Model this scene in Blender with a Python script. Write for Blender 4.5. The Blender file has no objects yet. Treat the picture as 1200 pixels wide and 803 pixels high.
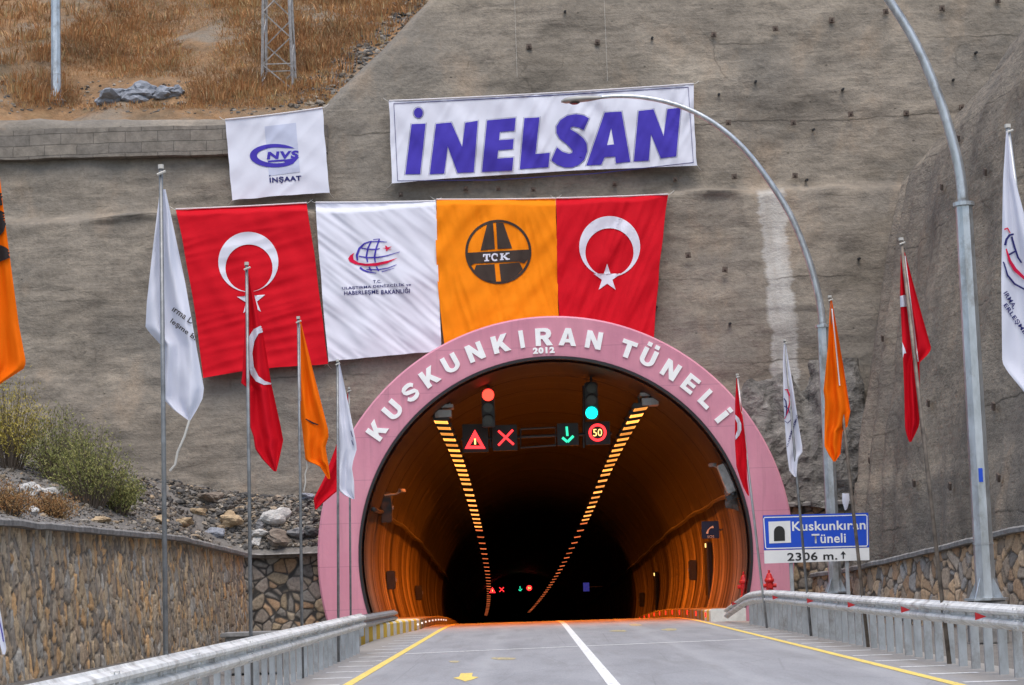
import bpy, bmesh, math, random
from mathutils import Vector, Matrix, noise
from mathutils.geometry import tessellate_polygon
R = math.radians
PI = math.pi
rnd = random.Random(11)
sc = bpy.context.scene
col = sc.collection

# ------------------------------------------------------------------ camera
F = 2400.0                                  # focal length in photo pixels (photo 1200 x 803)
CAM = Vector((0, 0, 1.37))
YV = Vector((18, -276.5, -F)).normalized()  # road direction seen by the camera
_t = Vector((math.cos(R(1.8)), math.sin(R(1.8)), 0))
XV = (_t - YV * _t.dot(YV)).normalized()
ZV = XV.cross(YV)

def ray(px, py):
    c = Vector((px - 600.0, 401.5 - py, -F))
    return Vector((XV.dot(c), YV.dot(c), ZV.dot(c)))
def at(px, py, Y):
    d = ray(px, py)
    return CAM + d * (Y / d.y)
def atx(px, py, X):
    d = ray(px, py)
    return CAM + d * (X / d.x)

cd = bpy.data.cameras.new('camera')
cam = bpy.data.objects.new('camera', cd)
col.objects.link(cam)
m3 = Matrix((XV, YV, ZV))
cam.matrix_world = Matrix.Translation(CAM) @ m3.to_4x4()
cd.sensor_width = 36.0
cd.lens = 36.0 * F / 1200.0
cd.clip_start = 0.3
cd.clip_end = 3000
sc.camera = cam

# ------------------------------------------------------------------ materials
class NT:
    def __init__(s, name):
        s.m = bpy.data.materials.new(name)
        s.m.use_nodes = True
        s.t = s.m.node_tree
        s.b = s.t.nodes['Principled BSDF']
    def n(s, typ, ins=None, **props):
        nd = s.t.nodes.new(typ)
        for k, v in props.items():
            setattr(nd, k, v)
        for k, v in (ins or {}).items():
            sk = nd.inputs[k]
            if isinstance(v, bpy.types.NodeSocket):
                s.t.links.new(v, sk)
            else:
                sk.default_value = v
        return nd
    def pos(s, scale=(1, 1, 1), loc=(0, 0, 0), rot=(0, 0, 0)):
        g = s.n('ShaderNodeNewGeometry')
        return s.n('ShaderNodeMapping', {'Vector': g.outputs['Position'], 'Scale': scale, 'Location': loc, 'Rotation': rot}).outputs[0]
    def noise(s, vec, scale, detail=5, rough=.6, dist=0):
        return s.n('ShaderNodeTexNoise', {'Vector': vec, 'Scale': scale, 'Detail': detail, 'Roughness': rough, 'Distortion': dist}).outputs[0]
    def ramp(s, fac, stops, interp='LINEAR'):
        r = s.n('ShaderNodeValToRGB', {'Fac': fac})
        e = r.color_ramp.elements
        r.color_ramp.interpolation = interp
        while len(e) < len(stops):
            e.new(.5)
        for k, (p, c) in enumerate(stops):
            e[k].position = p
            c = (c, c, c) if isinstance(c, (int, float)) else c
            e[k].color = (*c, 1)
        return r.outputs[0]
    def mix(s, fac, a, b, mode='MIX'):
        nd = s.n('ShaderNodeMix', data_type='RGBA', blend_type=mode)
        for k, v in ((0, fac), (6, a), (7, b)):
            if isinstance(v, bpy.types.NodeSocket):
                s.t.links.new(v, nd.inputs[k])
            elif k == 0:
                nd.inputs[0].default_value = v
            else:
                nd.inputs[k].default_value = (*v, 1)
        return nd.outputs[2]
    def math(s, op, a, b=0.0, c=0.0):
        return s.n('ShaderNodeMath', {0: a, 1: b, 2: c}, operation=op).outputs[0]
    def island(s):
        return s.n('ShaderNodeNewGeometry').outputs['Random Per Island']
    def xyz(s):
        g = s.n('ShaderNodeNewGeometry')
        return s.n('ShaderNodeSeparateXYZ', {0: g.outputs['Position']}).outputs
    def color(s, c):
        if isinstance(c, bpy.types.NodeSocket):
            s.t.links.new(c, s.b.inputs['Base Color'])
        else:
            s.b.inputs['Base Color'].default_value = (*c, 1)
        return s
    def rough(s, v, metal=0.0, spec=None):
        if isinstance(v, bpy.types.NodeSocket):
            s.t.links.new(v, s.b.inputs['Roughness'])
        else:
            s.b.inputs['Roughness'].default_value = v
        s.b.inputs['Metallic'].default_value = metal
        if spec is not None:
            s.b.inputs['Specular IOR Level'].default_value = spec
        return s
    def bump(s, h, strength=.5, dist=.05):
        nd = s.n('ShaderNodeBump', {'Height': h, 'Strength': strength, 'Distance': dist})
        s.t.links.new(nd.outputs[0], s.b.inputs['Normal'])
        return s

def plain(name, c, rough=.6, metal=0.0, var=.12, vscale=3.0, spec=.4):
    t = NT(name)
    f = t.noise(t.pos(), vscale, 6, .65)
    lo = tuple(x * (1 - var * 1.6) for x in c)
    hi = tuple(min(1, x * (1 + var * 1.4)) for x in c)
    t.color(t.ramp(f, [(.3, lo), (.7, hi)]))
    t.rough(rough, metal, spec)
    return t.m

def emis(name, c, strength, base=(.02, .02, .02)):
    t = NT(name)
    t.color(base).rough(.4)
    t.b.inputs['Emission Color'].default_value = (*c, 1)
    t.b.inputs['Emission Strength'].default_value = strength
    return t.m

def shotcrete(name, c_lo, c_mid, c_hi, streak=None, side=False):
    t = NT(name)
    big = t.noise(t.pos((1, 1, 1.3)), .33, 9, .62, .3)
    colr = t.ramp(big, [(.3, c_lo), (.5, c_mid), (.7, c_hi)])
    if not side:
        lay = t.noise(t.pos((.55, .55, 1.25)), 1.3, 9, .66, .6)
    else:
        lay = t.noise(t.pos((.5, .3, .35), rot=(.35, 0, 0)), 2.0, 9, .66, .4)
    colr = t.mix(.75, colr, t.ramp(lay, [(.28, (.68, .67, .66)), (.5, (.96, .95, .94)), (.72, (1.2, 1.17, 1.12))]), 'MULTIPLY')
    hz = t.noise(t.pos((.35, .35, 5.0)), 1.6, 6, .62)
    colr = t.mix(.6, colr, t.ramp(hz, [(.3, .72), (.5, 1.0), (.7, 1.18)]), 'MULTIPLY')
    run = t.noise(t.pos((1.0, 1.0, .16)), .8, 5, .6)
    colr = t.mix(t.ramp(run, [(.54, 0.0), (.74, .45)]), colr, (.105, .093, .079))
    grey = t.noise(t.pos((.6, .6, .9), loc=(3, 8, 4)), .3, 4, .55)
    colr = t.mix(t.ramp(grey, [(.5, 0.0), (.6, .55)]), colr, (.175, .16, .14))
    tan = t.noise(t.pos((.9, .9, .5), loc=(7, 3, 1)), .6, 6, .6)
    colr = t.mix(t.ramp(tan, [(.56, 0.0), (.72, .5)]), colr, (.34, .255, .18))
    fine = t.noise(t.pos(), 7.0, 8, .72)
    colr = t.mix(.75, colr, t.ramp(fine, [(.3, .72), (.5, 1.0), (.72, 1.22)]), 'MULTIPLY')
    vor = t.n('ShaderNodeTexVoronoi', {'Vector': t.pos((1, 1, 1.6)), 'Scale': 1.1, 'Randomness': 1.0}).outputs['Distance']
    pock = t.ramp(vor, [(.03, 1.0), (.06, 0.0)])
    colr = t.mix(t.math('MULTIPLY', pock, .7), colr, (.03, .027, .024))
    if streak:
        x, y, z = t.xyz()[0:3]
        x0, w, z0, z1 = streak
        wob = t.noise(t.pos((.3, .3, 1.6)), 1.3, 7, .7)
        wob2 = t.noise(t.pos((1.4, 1, .25)), 2.0, 5, .6)
        d = t.math('ABSOLUTE', t.math('SUBTRACT', x, x0))
        d = t.math('DIVIDE', d, w)
        d = t.math('ADD', d, t.math('MULTIPLY', t.math('SUBTRACT', wob, .5), 1.9))
        k = t.ramp(d, [(.75, 1.0), (1.05, 0.0)])
        zt = t.math('ADD', z, t.math('MULTIPLY', wob, 1.5))
        up = t.n('ShaderNodeMapRange', {0: zt, 1: z0, 2: z0 + 2.2, 3: 0.0, 4: 1.0}).outputs[0]
        dn = t.n('ShaderNodeMapRange', {0: z, 1: z1, 2: z1 + .25, 3: 1.0, 4: 0.0}).outputs[0]
        k = t.math('MULTIPLY', t.math('MULTIPLY', k, up), dn)
        k = t.math('MULTIPLY', k, t.math('ADD', .05, t.math('MULTIPLY', wob2, .95)))
        colr = t.mix(k, colr, (.50, .49, .47))
    # pour seams and hairline cracks
    xx, yy, z9 = t.xyz()[0:3]
    sm = t.math('FRACT', t.math('ADD', t.math('MULTIPLY', z9, .37), t.math('MULTIPLY', t.noise(t.pos((.4, .4, .2)), 1.0, 5, .6), .22)))
    sm = t.math('MULTIPLY', t.ramp(sm, [(.0, 0.0), (.012, 1.0), (.03, 0.0)]), t.ramp(t.noise(t.pos((.35, .35, .35), loc=(9, 1, 5)), 1.0, 4, .6), [(.44, 0.0), (.56, .8)]))
    wv = t.n('ShaderNodeMix', {0: .35, 4: t.pos((.5, .5, .35)), 5: t.n('ShaderNodeTexNoise', {'Vector': t.pos(), 'Scale': 1.1, 'Detail': 5}).outputs['Color']}, data_type='VECTOR').outputs[1]
    ck = t.n('ShaderNodeTexVoronoi', {'Vector': wv, 'Scale': .9}, feature='DISTANCE_TO_EDGE').outputs[0]
    ck = t.math('MULTIPLY', t.ramp(ck, [(.002, 1.0), (.009, 0.0)]), t.ramp(t.noise(t.pos((.3, .3, .3), loc=(2, 2, 8)), 1.0, 4, .6), [(.53, 0.0), (.63, .4)]))
    colr = t.mix(t.math('MAXIMUM', sm, ck), colr, (.05, .043, .036))
    t.color(colr).rough(.92, 0, .2)
    h = t.math('ADD', t.math('MULTIPLY', lay, 1.2), t.math('ADD', t.math('ADD', t.math('MULTIPLY', fine, .6), t.math('MULTIPLY', t.noise(t.pos((1, 1, 1.3)), 3.6, 5, .6), .8)), t.math('MULTIPLY', hz, .3)))
    t.bump(h, 1.0 if side else .6, .16 if side else .1)
    return t.m

def islands(name, stops, rough=.9, bump=True, transl=0.0, fine=6.0):
    t = NT(name)
    c = t.ramp(t.island(), stops)
    f = t.noise(t.pos(), fine, 6, .7)
    c = t.mix(.7, c, t.ramp(f, [(.3, .6), (.7, 1.35)]), 'MULTIPLY')
    t.color(c).rough(rough, 0, .2)
    if bump:
        t.bump(f, .7, .05)
    if transl:
        t.b.inputs['Transmission Weight'].default_value = 0.0
        t.b.inputs['Subsurface Weight'].default_value = 0.0
    return t.m

def cloth(name, c, var=.06, rough=.75):
    t = NT(name)
    f = t.noise(t.pos(), 2.2, 4, .6)
    w = t.noise(t.pos(), 60, 2, .5)
    lo = tuple(x * (1 - var) for x in c); hi = tuple(min(1, x * (1 + var)) for x in c)
    t.color(t.ramp(f, [(.3, lo), (.7, hi)])).rough(rough, 0, .08)
    t.bump(w, .15, .003)
    tr = t.n('ShaderNodeBsdfTranslucent', {'Color': (*c, 1)})
    mx = t.n('ShaderNodeMixShader', {0: .16, 1: t.b.outputs[0], 2: tr.outputs[0]})
    t.t.links.new(mx.outputs[0], t.t.nodes['Material Output'].inputs[0])
    return t.m

M = {}
M['shot'] = None
M['coping'] = plain('coping_concrete', (.22, .21, .2), .9, 0, .3, 5, .2)
M['asphalt'] = None
M['concrete'] = plain('weathered_concrete', (.36, .35, .33), .88, 0, .25, 4, .25)
M['galv'] = None
M['paint_white'] = plain('white_paint', (.9, .9, .9), .55, 0, .05, 3)
M['red_cloth'] = cloth('red_cloth', (.56, .006, .016))
M['white_cloth'] = cloth('white_cloth', (.66, .67, .755), .03)
M['orange_cloth'] = cloth('orange_cloth', (.85, .235, .006))
M['orange_deep'] = cloth('deep_orange_cloth', (.82, .145, .003))
M['ink_blue'] = cloth('blue_ink', (.062, .045, .37))
M['ink_navy'] = cloth('navy_ink', (.03, .03, .14))
M['ink_black'] = cloth('black_ink', (.035, .03, .03))
M['ink_grey'] = cloth('grey_ink', (.50, .53, .66))
M['ink_brown'] = cloth('charcoal_ink', (.055, .042, .035))
M['ink_red'] = cloth('red_ink', (.62, .012, .06))
M['hem'] = cloth('hem_tape', (.78, .76, .78))
M['pole_grey'] = plain('grey_pipe', (.20, .205, .21), .45, .5, .25, 6)
M['pole_brown'] = plain('rusty_pipe', (.17, .14, .115), .6, .4, .35, 6)
M['cord'] = plain('cord', (.5, .48, .44), .8)
M['sign_blue'] = plain('sign_blue', (.012, .07, .52), .35, 0, .06, 2)
M['sign_white'] = plain('sign_white', (.72, .73, .73), .4, 0, .05, 2)
M['sign_black'] = plain('sign_black', (.02, .02, .02), .5)
M['hydrant'] = plain('hydrant_red', (.55, .02, .02), .4, 0, .1)
M['black'] = plain('black_housing', (.018, .018, .02), .55)
M['dark_metal'] = plain('dark_metal', (.06, .06, .062), .5, .5)
M['yellow'] = None
M['refl_red'] = emis('red_reflector', (1, .04, .02), .9, (.45, .01, .01))  # glow stands in for the light a reflector throws back
M['tri_red'] = plain('triangle_red', (.38, .018, .022), .35)
M['refl_white'] = emis('white_reflector', (1, .9, .8), .5, (.7, .7, .7))  # weak glow in place of returned light
M['led_red'] = emis('red_led', (1, .025, .03), 1.9)
M['led_green'] = emis('green_led', (.03, .85, .45), 1.0)
M['led_amber'] = emis('amber_led', (1, .62, .18), 1.8)
M['lens_red'] = emis('red_signal', (1, .035, .02), 3.0)
M['lens_green'] = emis('green_signal', (.0, .95, .85), 2.2)
M['lens_off'] = plain('dark_lens', (.03, .035, .04), .2)
def lamp_emis(name, c, lo, hi):
    t = NT(name)
    t.color((.3, .2, .1)).rough(.4)
    r_ = t.n('ShaderNodeObjectInfo').outputs['Random']
    t.b.inputs['Emission Color'].default_value = (*c, 1)
    t.t.links.new(t.n('ShaderNodeMapRange', {0: r_, 3: lo, 4: hi}).outputs[0], t.b.inputs['Emission Strength'])
    return t.m
M['sodium_bright'] = lamp_emis('sodium_lamp', (1, .36, .06), .7, 2.2)
M['sodium_mid'] = lamp_emis('sodium_lamp_inner', (1, .34, .07), .9, 2.2)
M['sodium_dim'] = lamp_emis('sodium_lamp_deep', (1, .2, .06), .4, .9)

def mk_pink():
    t = NT('pink_painted_concrete')
    f = t.noise(t.pos(), .5, 6, .6)
    g = t.noise(t.pos((1, 1, .15)), 2.5, 5, .6)
    c = t.ramp(f, [(.3, (.575, .232, .315)), (.7, (.665, .295, .368))])
    c = t.mix(.5, c, t.ramp(g, [(.35, .86), (.65, 1.06)]), 'MULTIPLY')
    x, y, z = t.xyz()[0:3]
    # board marks of the form work
    line = t.math('ABSOLUTE', t.math('SUBTRACT', t.math('FRACT', t.math('MULTIPLY', z, .8)), .5))
    c = t.mix(t.ramp(line, [(.0, .45), (.014, 0.0)]), c, (.28, .12, .18))
    dr = t.noise(t.pos((3.2, 3.2, .22)), 1.6, 6, .65)
    c = t.mix(t.ramp(dr, [(.55, 0.0), (.75, .35)]), c, (.26, .13, .17))
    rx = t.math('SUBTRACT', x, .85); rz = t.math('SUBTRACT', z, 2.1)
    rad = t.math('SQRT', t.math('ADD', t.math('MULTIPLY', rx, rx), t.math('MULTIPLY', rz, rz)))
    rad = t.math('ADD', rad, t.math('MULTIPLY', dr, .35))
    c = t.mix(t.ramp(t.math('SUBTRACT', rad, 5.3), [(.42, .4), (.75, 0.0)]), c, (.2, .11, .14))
    t.color(c).rough(.75, 0, .25)
    t.bump(t.noise(t.pos(), 9, 5, .6), .25, .02)
    return t.m
M['pink'] = mk_pink()

def mk_asphalt():
    t = NT('asphalt')
    x, y, z = t.xyz()[0:3]
    big = t.noise(t.pos((1, .25, 1)), .8, 7, .65)
    c = t.ramp(big, [(.3, (.225, .225, .235)), (.7, (.305, .305, .318))])
    sp = t.noise(t.pos(), 28, 5, .8)
    c = t.mix(.85, c, t.ramp(sp, [(.3, .62), (.7, 1.38)]), 'MULTIPLY')
    # polished wheel tracks, two to a lane, with a darker oil line between them
    wob = t.math('ADD', x, t.math('MULTIPLY', t.math('SUBTRACT', t.noise(t.pos((.0, .08, 0)), 1, 3, .5), .5), .5))
    tr = t.math('ABSOLUTE', t.math('SINE', t.math('MULTIPLY', t.math('SUBTRACT', wob, -.72), 1.78)))
    dirt = t.noise(t.pos((1.5, .12, 1)), 1.4, 6, .65)
    c = t.mix(t.math('MULTIPLY', t.ramp(tr, [(.0, .6), (.5, 0.0)]), dirt), c, (.40, .40, .41))
    c = t.mix(t.ramp(dirt, [(.5, 0.0), (.72, .5)]), c, (.155, .152, .15))
    ed = t.math('ADD', t.math('ABSOLUTE', t.math('SUBTRACT', x, 1.2)), t.math('MULTIPLY', t.math('SUBTRACT', dirt, .5), 1.6))
    c = t.mix(t.ramp(t.math('MULTIPLY', ed, .2), [(.70, 0.0), (.92, .6)]), c, (.27, .24, .2))
    cr = t.n('ShaderNodeTexVoronoi', {'Vector': t.pos((.55, .16, 1)), 'Scale': 1.0}, feature='DISTANCE_TO_EDGE').outputs[0]
    c = t.mix(t.ramp(cr, [(.001, .22), (.006, 0.0)]), c, (.08, .08, .08))
    t.color(c).rough(.78, 0, .3)
    t.bump(sp, .4, .01)
    return t.m
M['asphalt'] = mk_asphalt()

def mk_paint(name, c, wear=(.33, .48)):
    t = NT(name)
    f = t.noise(t.pos((3, 1, 1)), 6, 7, .75)
    cc = t.mix(t.ramp(f, [(wear[0], 1.0), (wear[1], 0.0)]), c, (.2, .2, .2))
    g = t.noise(t.pos(), 1.2, 3, .6)
    cc = t.mix(.5, cc, t.ramp(g, [(.3, .8), (.7, 1.1)]), 'MULTIPLY')
    t.color(cc).rough(.6, 0, .3)
    return t.m
M['road_white'] = mk_paint('road_paint_white', (.74, .74, .74), (.32, .46))
M['road_yellow'] = mk_paint('road_paint_yellow', (.78, .58, .14), (.33, .47))
M['road_faint'] = mk_paint('road_paint_worn', (.62, .5, .22), (.38, .62))
M['road_bar'] = mk_paint('road_paint_bar', (.66, .66, .66), (.32, .5))

def mk_galv(name, c=(.42, .44, .46), streaky=True, rough=.42, metal=.55):
    t = NT(name)
    f = t.noise(t.pos((1, 1, .35)), 5, 6, .65)
    cc = t.ramp(f, [(.3, tuple(v * .75 for v in c)), (.7, tuple(min(1, v * 1.2) for v in c))])
    d = t.noise(t.pos((1, 1, .6)), 2.5, 9, .75)
    cc = t.mix(t.ramp(d, [(.5, 0.0), (.68, .65)]), cc, (.17, .145, .12))
    t.color(cc).rough(t.ramp(f, [(.3, rough * .8), (.7, rough * 1.25)]), metal)
    return t.m
M['galv'] = mk_galv('galvanised_steel')
M['galv_lamp'] = mk_galv('galvanised_pole', (.50, .53, .56), rough=.36, metal=.7)
M['beam'] = mk_galv('guardrail_steel', (.66, .66, .645), rough=.55, metal=.1)
M['lamp_head'] = plain('lamp_head_paint', (.36, .35, .33), .5)

def mk_stripes(name='yellow_striped_concrete', k=1.0):
    t = NT(name)
    x, y, z = t.xyz()[0:3]
    s = t.math('FRACT', t.math('MULTIPLY', y, .74))
    n = t.noise(t.pos(), 5, 6, .7)
    s2 = t.math('ADD', s, t.math('MULTIPLY', t.math('SUBTRACT', n, .5), .12))
    c = t.mix(t.ramp(s2, [(.46, 0.0), (.5, 1.0)]), (.68 * k, .67 * k, .62 * k), (.72 * k, .48 * k, .07 * k))
    c = t.mix(.6, c, t.ramp(n, [(.3, .65), (.7, 1.15)]), 'MULTIPLY')
    t.color(c).rough(.8, 0, .2)
    return t.m
M['stripes'] = mk_stripes()
M['stripes_dim'] = mk_stripes('dimmed_striped_concrete', .38)  # darker copy of the stripes, dims the overlit kerb inside the tunnel

def mk_lining():
    t = NT('tunnel_lining')
    x, y, z = t.xyz()[0:3]
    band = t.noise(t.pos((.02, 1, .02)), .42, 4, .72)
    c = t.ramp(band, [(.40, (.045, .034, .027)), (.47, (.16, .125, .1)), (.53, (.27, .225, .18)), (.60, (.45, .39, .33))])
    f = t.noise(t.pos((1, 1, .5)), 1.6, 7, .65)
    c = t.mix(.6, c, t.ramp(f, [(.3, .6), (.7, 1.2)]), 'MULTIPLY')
    # dark crown, deepened by painted-in shade above the down-facing lamps: below the portal level the tunnel falls away, so measure from the falling axis
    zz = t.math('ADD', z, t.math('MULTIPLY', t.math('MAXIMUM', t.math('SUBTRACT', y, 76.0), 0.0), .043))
    crown_dark = t.n('ShaderNodeMapRange', {0: t.math('ADD', zz, t.math('MULTIPLY', f, 1.2)), 1: 1.6, 2: 4.6, 3: 0.0, 4: 1.0}).outputs[0]
    c = t.mix(crown_dark, c, (.011, .010, .0095))
    jt = t.math('FRACT', t.math('ADD', t.math('MULTIPLY', t.math('SUBTRACT', y, 60.3), .3333), .06))
    jt = t.math('ADD', jt, t.math('MULTIPLY', t.math('SUBTRACT', f, .5), .03))
    c = t.mix(t.ramp(jt, [(.0, .95), (.06, .95), (.17, 0.0)]), c, (.03, .025, .02))
    t.color(c).rough(.6, 0, .3)
    t.bump(f, .3, .03)
    return t.m
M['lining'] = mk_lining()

def mk_hill():
    t = NT('dry_hillside')
    a = t.noise(t.pos((.6, .6, .6)), .22, 8, .65, .4)
    c = t.ramp(a, [(.3, (.15, .135, .10)), (.45, (.25, .17, .105)), (.58, (.32, .19, .10)), (.72, (.34, .245, .15))])
    b = t.noise(t.pos(), 1.3, 9, .72)
    c = t.mix(.85, c, t.ramp(b, [(.3, .45), (.5, .95), (.72, 1.45)]), 'MULTIPLY')
    g = t.noise(t.pos((1, 1, 1), loc=(5, 9, 2)), .45, 5, .6)
    c = t.mix(t.ramp(g, [(.55, 0.0), (.68, .6)]), c, (.15, .14, .075))
    gr = t.noise(t.pos((1, 1, 1), loc=(15, 2, 2)), .3, 6, .6)
    c = t.mix(t.ramp(gr, [(.55, 0.0), (.64, .75)]), c, (.27, .235, .19))
    t.color(c).rough(.95, 0, .1)
    t.bump(t.math('ADD', b, t.math('MULTIPLY', t.noise(t.pos(), 8, 5, .7), .4)), 1.0, .25)
    return t.m
M['hill'] = mk_hill()
M['soil'] = islands('grey_soil', [(0, (.13, .125, .118)), (1, (.18, .165, .15))])
M['rocks'] = islands('broken_rock', [(0, (.055, .053, .052)), (.25, (.105, .1, .095)), (.45, (.165, .15, .132)), (.6, (.125, .105, .086)), (.78, (.215, .18, .14)), (.92, (.30, .275, .24)), (1, (.36, .26, .16))])
def mk_grass():
    t = NT('dry_grass')
    c = t.ramp(t.island(), [(0, (.31, .165, .08)), (.3, (.45, .255, .12)), (.5, (.40, .245, .135)), (.7, (.54, .345, .17)), (.85, (.31, .25, .13)), (1, (.50, .40, .24))])
    p = t.noise(t.pos(), .55, 5, .65)
    c = t.mix(.85, c, t.ramp(p, [(.32, (.55, .5, .5)), (.46, (.95, .85, .8)), (.56, (1.15, .98, .85)), (.7, (1.2, 1.3, 1.25))]), 'MULTIPLY')
    t.color(c).rough(.95, 0, .1)
    return t.m
M['grass_dry'] = mk_grass()
M['leaf_green'] = islands('shrub_leaves', [(0, (.075, .085, .03)), (.4, (.15, .16, .05)), (.75, (.22, .22, .07)), (1, (.30, .27, .10))], .85, False)
M['leaf_yellow'] = islands('yellowing_leaves', [(0, (.17, .14, .035)), (.5, (.29, .24, .05)), (1, (.40, .31, .07))], .85, False)
M['leaf_rust'] = islands('rusty_leaves', [(0, (.16, .075, .03)), (.5, (.25, .13, .05)), (1, (.27, .19, .09))], .9, False)
M['twig'] = plain('twig', (.13, .10, .075), .9)
for nm, c in (('rock_tan', (.36, .27, .17)), ('rock_grey', (.17, .17, .175)), ('rock_pale', (.44, .43, .41)), ('rock_brown', (.2, .165, .135)), ('rock_blue', (.24, .255, .29)), ('rock_dark', (.07, .07, .07))):
    t = NT(nm)
    f = t.noise(t.pos((1, 1, 2.5)), 3.5, 8, .7)
    t.color(t.ramp(f, [(.3, tuple(v * .55 for v in c)), (.5, c), (.72, tuple(min(1, v * 1.4) for v in c))])).rough(.9, 0, .2)
    t.bump(f, .8, .08)
    M[nm] = t.m
def mk_blocks():
    t = NT('concrete_block_course')
    br = t.n('ShaderNodeTexBrick', {'Vector': t.pos((1, 1, 1), rot=(PI / 2, 0, 0)), 'Color1': (.19, .17, .148, 1), 'Color2': (.245, .215, .18, 1), 'Mortar': (.125, .112, .098, 1),
                                    'Scale': 1.0, 'Mortar Size': .012, 'Brick Width': 1.05, 'Row Height': .36})
    f = t.noise(t.pos(), 3, 7, .7)
    c = t.mix(.8, br.outputs['Color'], t.ramp(f, [(.3, .6), (.7, 1.3)]), 'MULTIPLY')
    t.color(c).rough(.9, 0, .2)
    t.bump(t.math('ADD', f, t.math('MULTIPLY', br.outputs['Fac'], -.8)), .7, .06)
    return t.m
M['blocks'] = mk_blocks()

# ------------------------------------------------------------------ object helpers
ORG = {}
def tag(o, label=None, cat=None, group=None, kind=None):
    if label: o['label'] = label
    if cat: o['category'] = cat
    if group: o['group'] = group
    if kind: o['kind'] = kind
    return o
def thing(name, loc, label, cat, group=None):
    o = bpy.data.objects.new(name, None)
    col.objects.link(o)
    o.empty_display_size = .2
    o.location = loc
    ORG[o.name] = Vector(loc)
    return tag(o, label, cat, group)
def copy_tree(o, parent=None):
    c = o.copy()
    col.objects.link(c)
    ORG[c.name] = ORG.get(o.name, Vector((0, 0, 0)))
    c.parent = parent
    for ch in list(o.children):
        copy_tree(ch, c)
    return c

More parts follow.
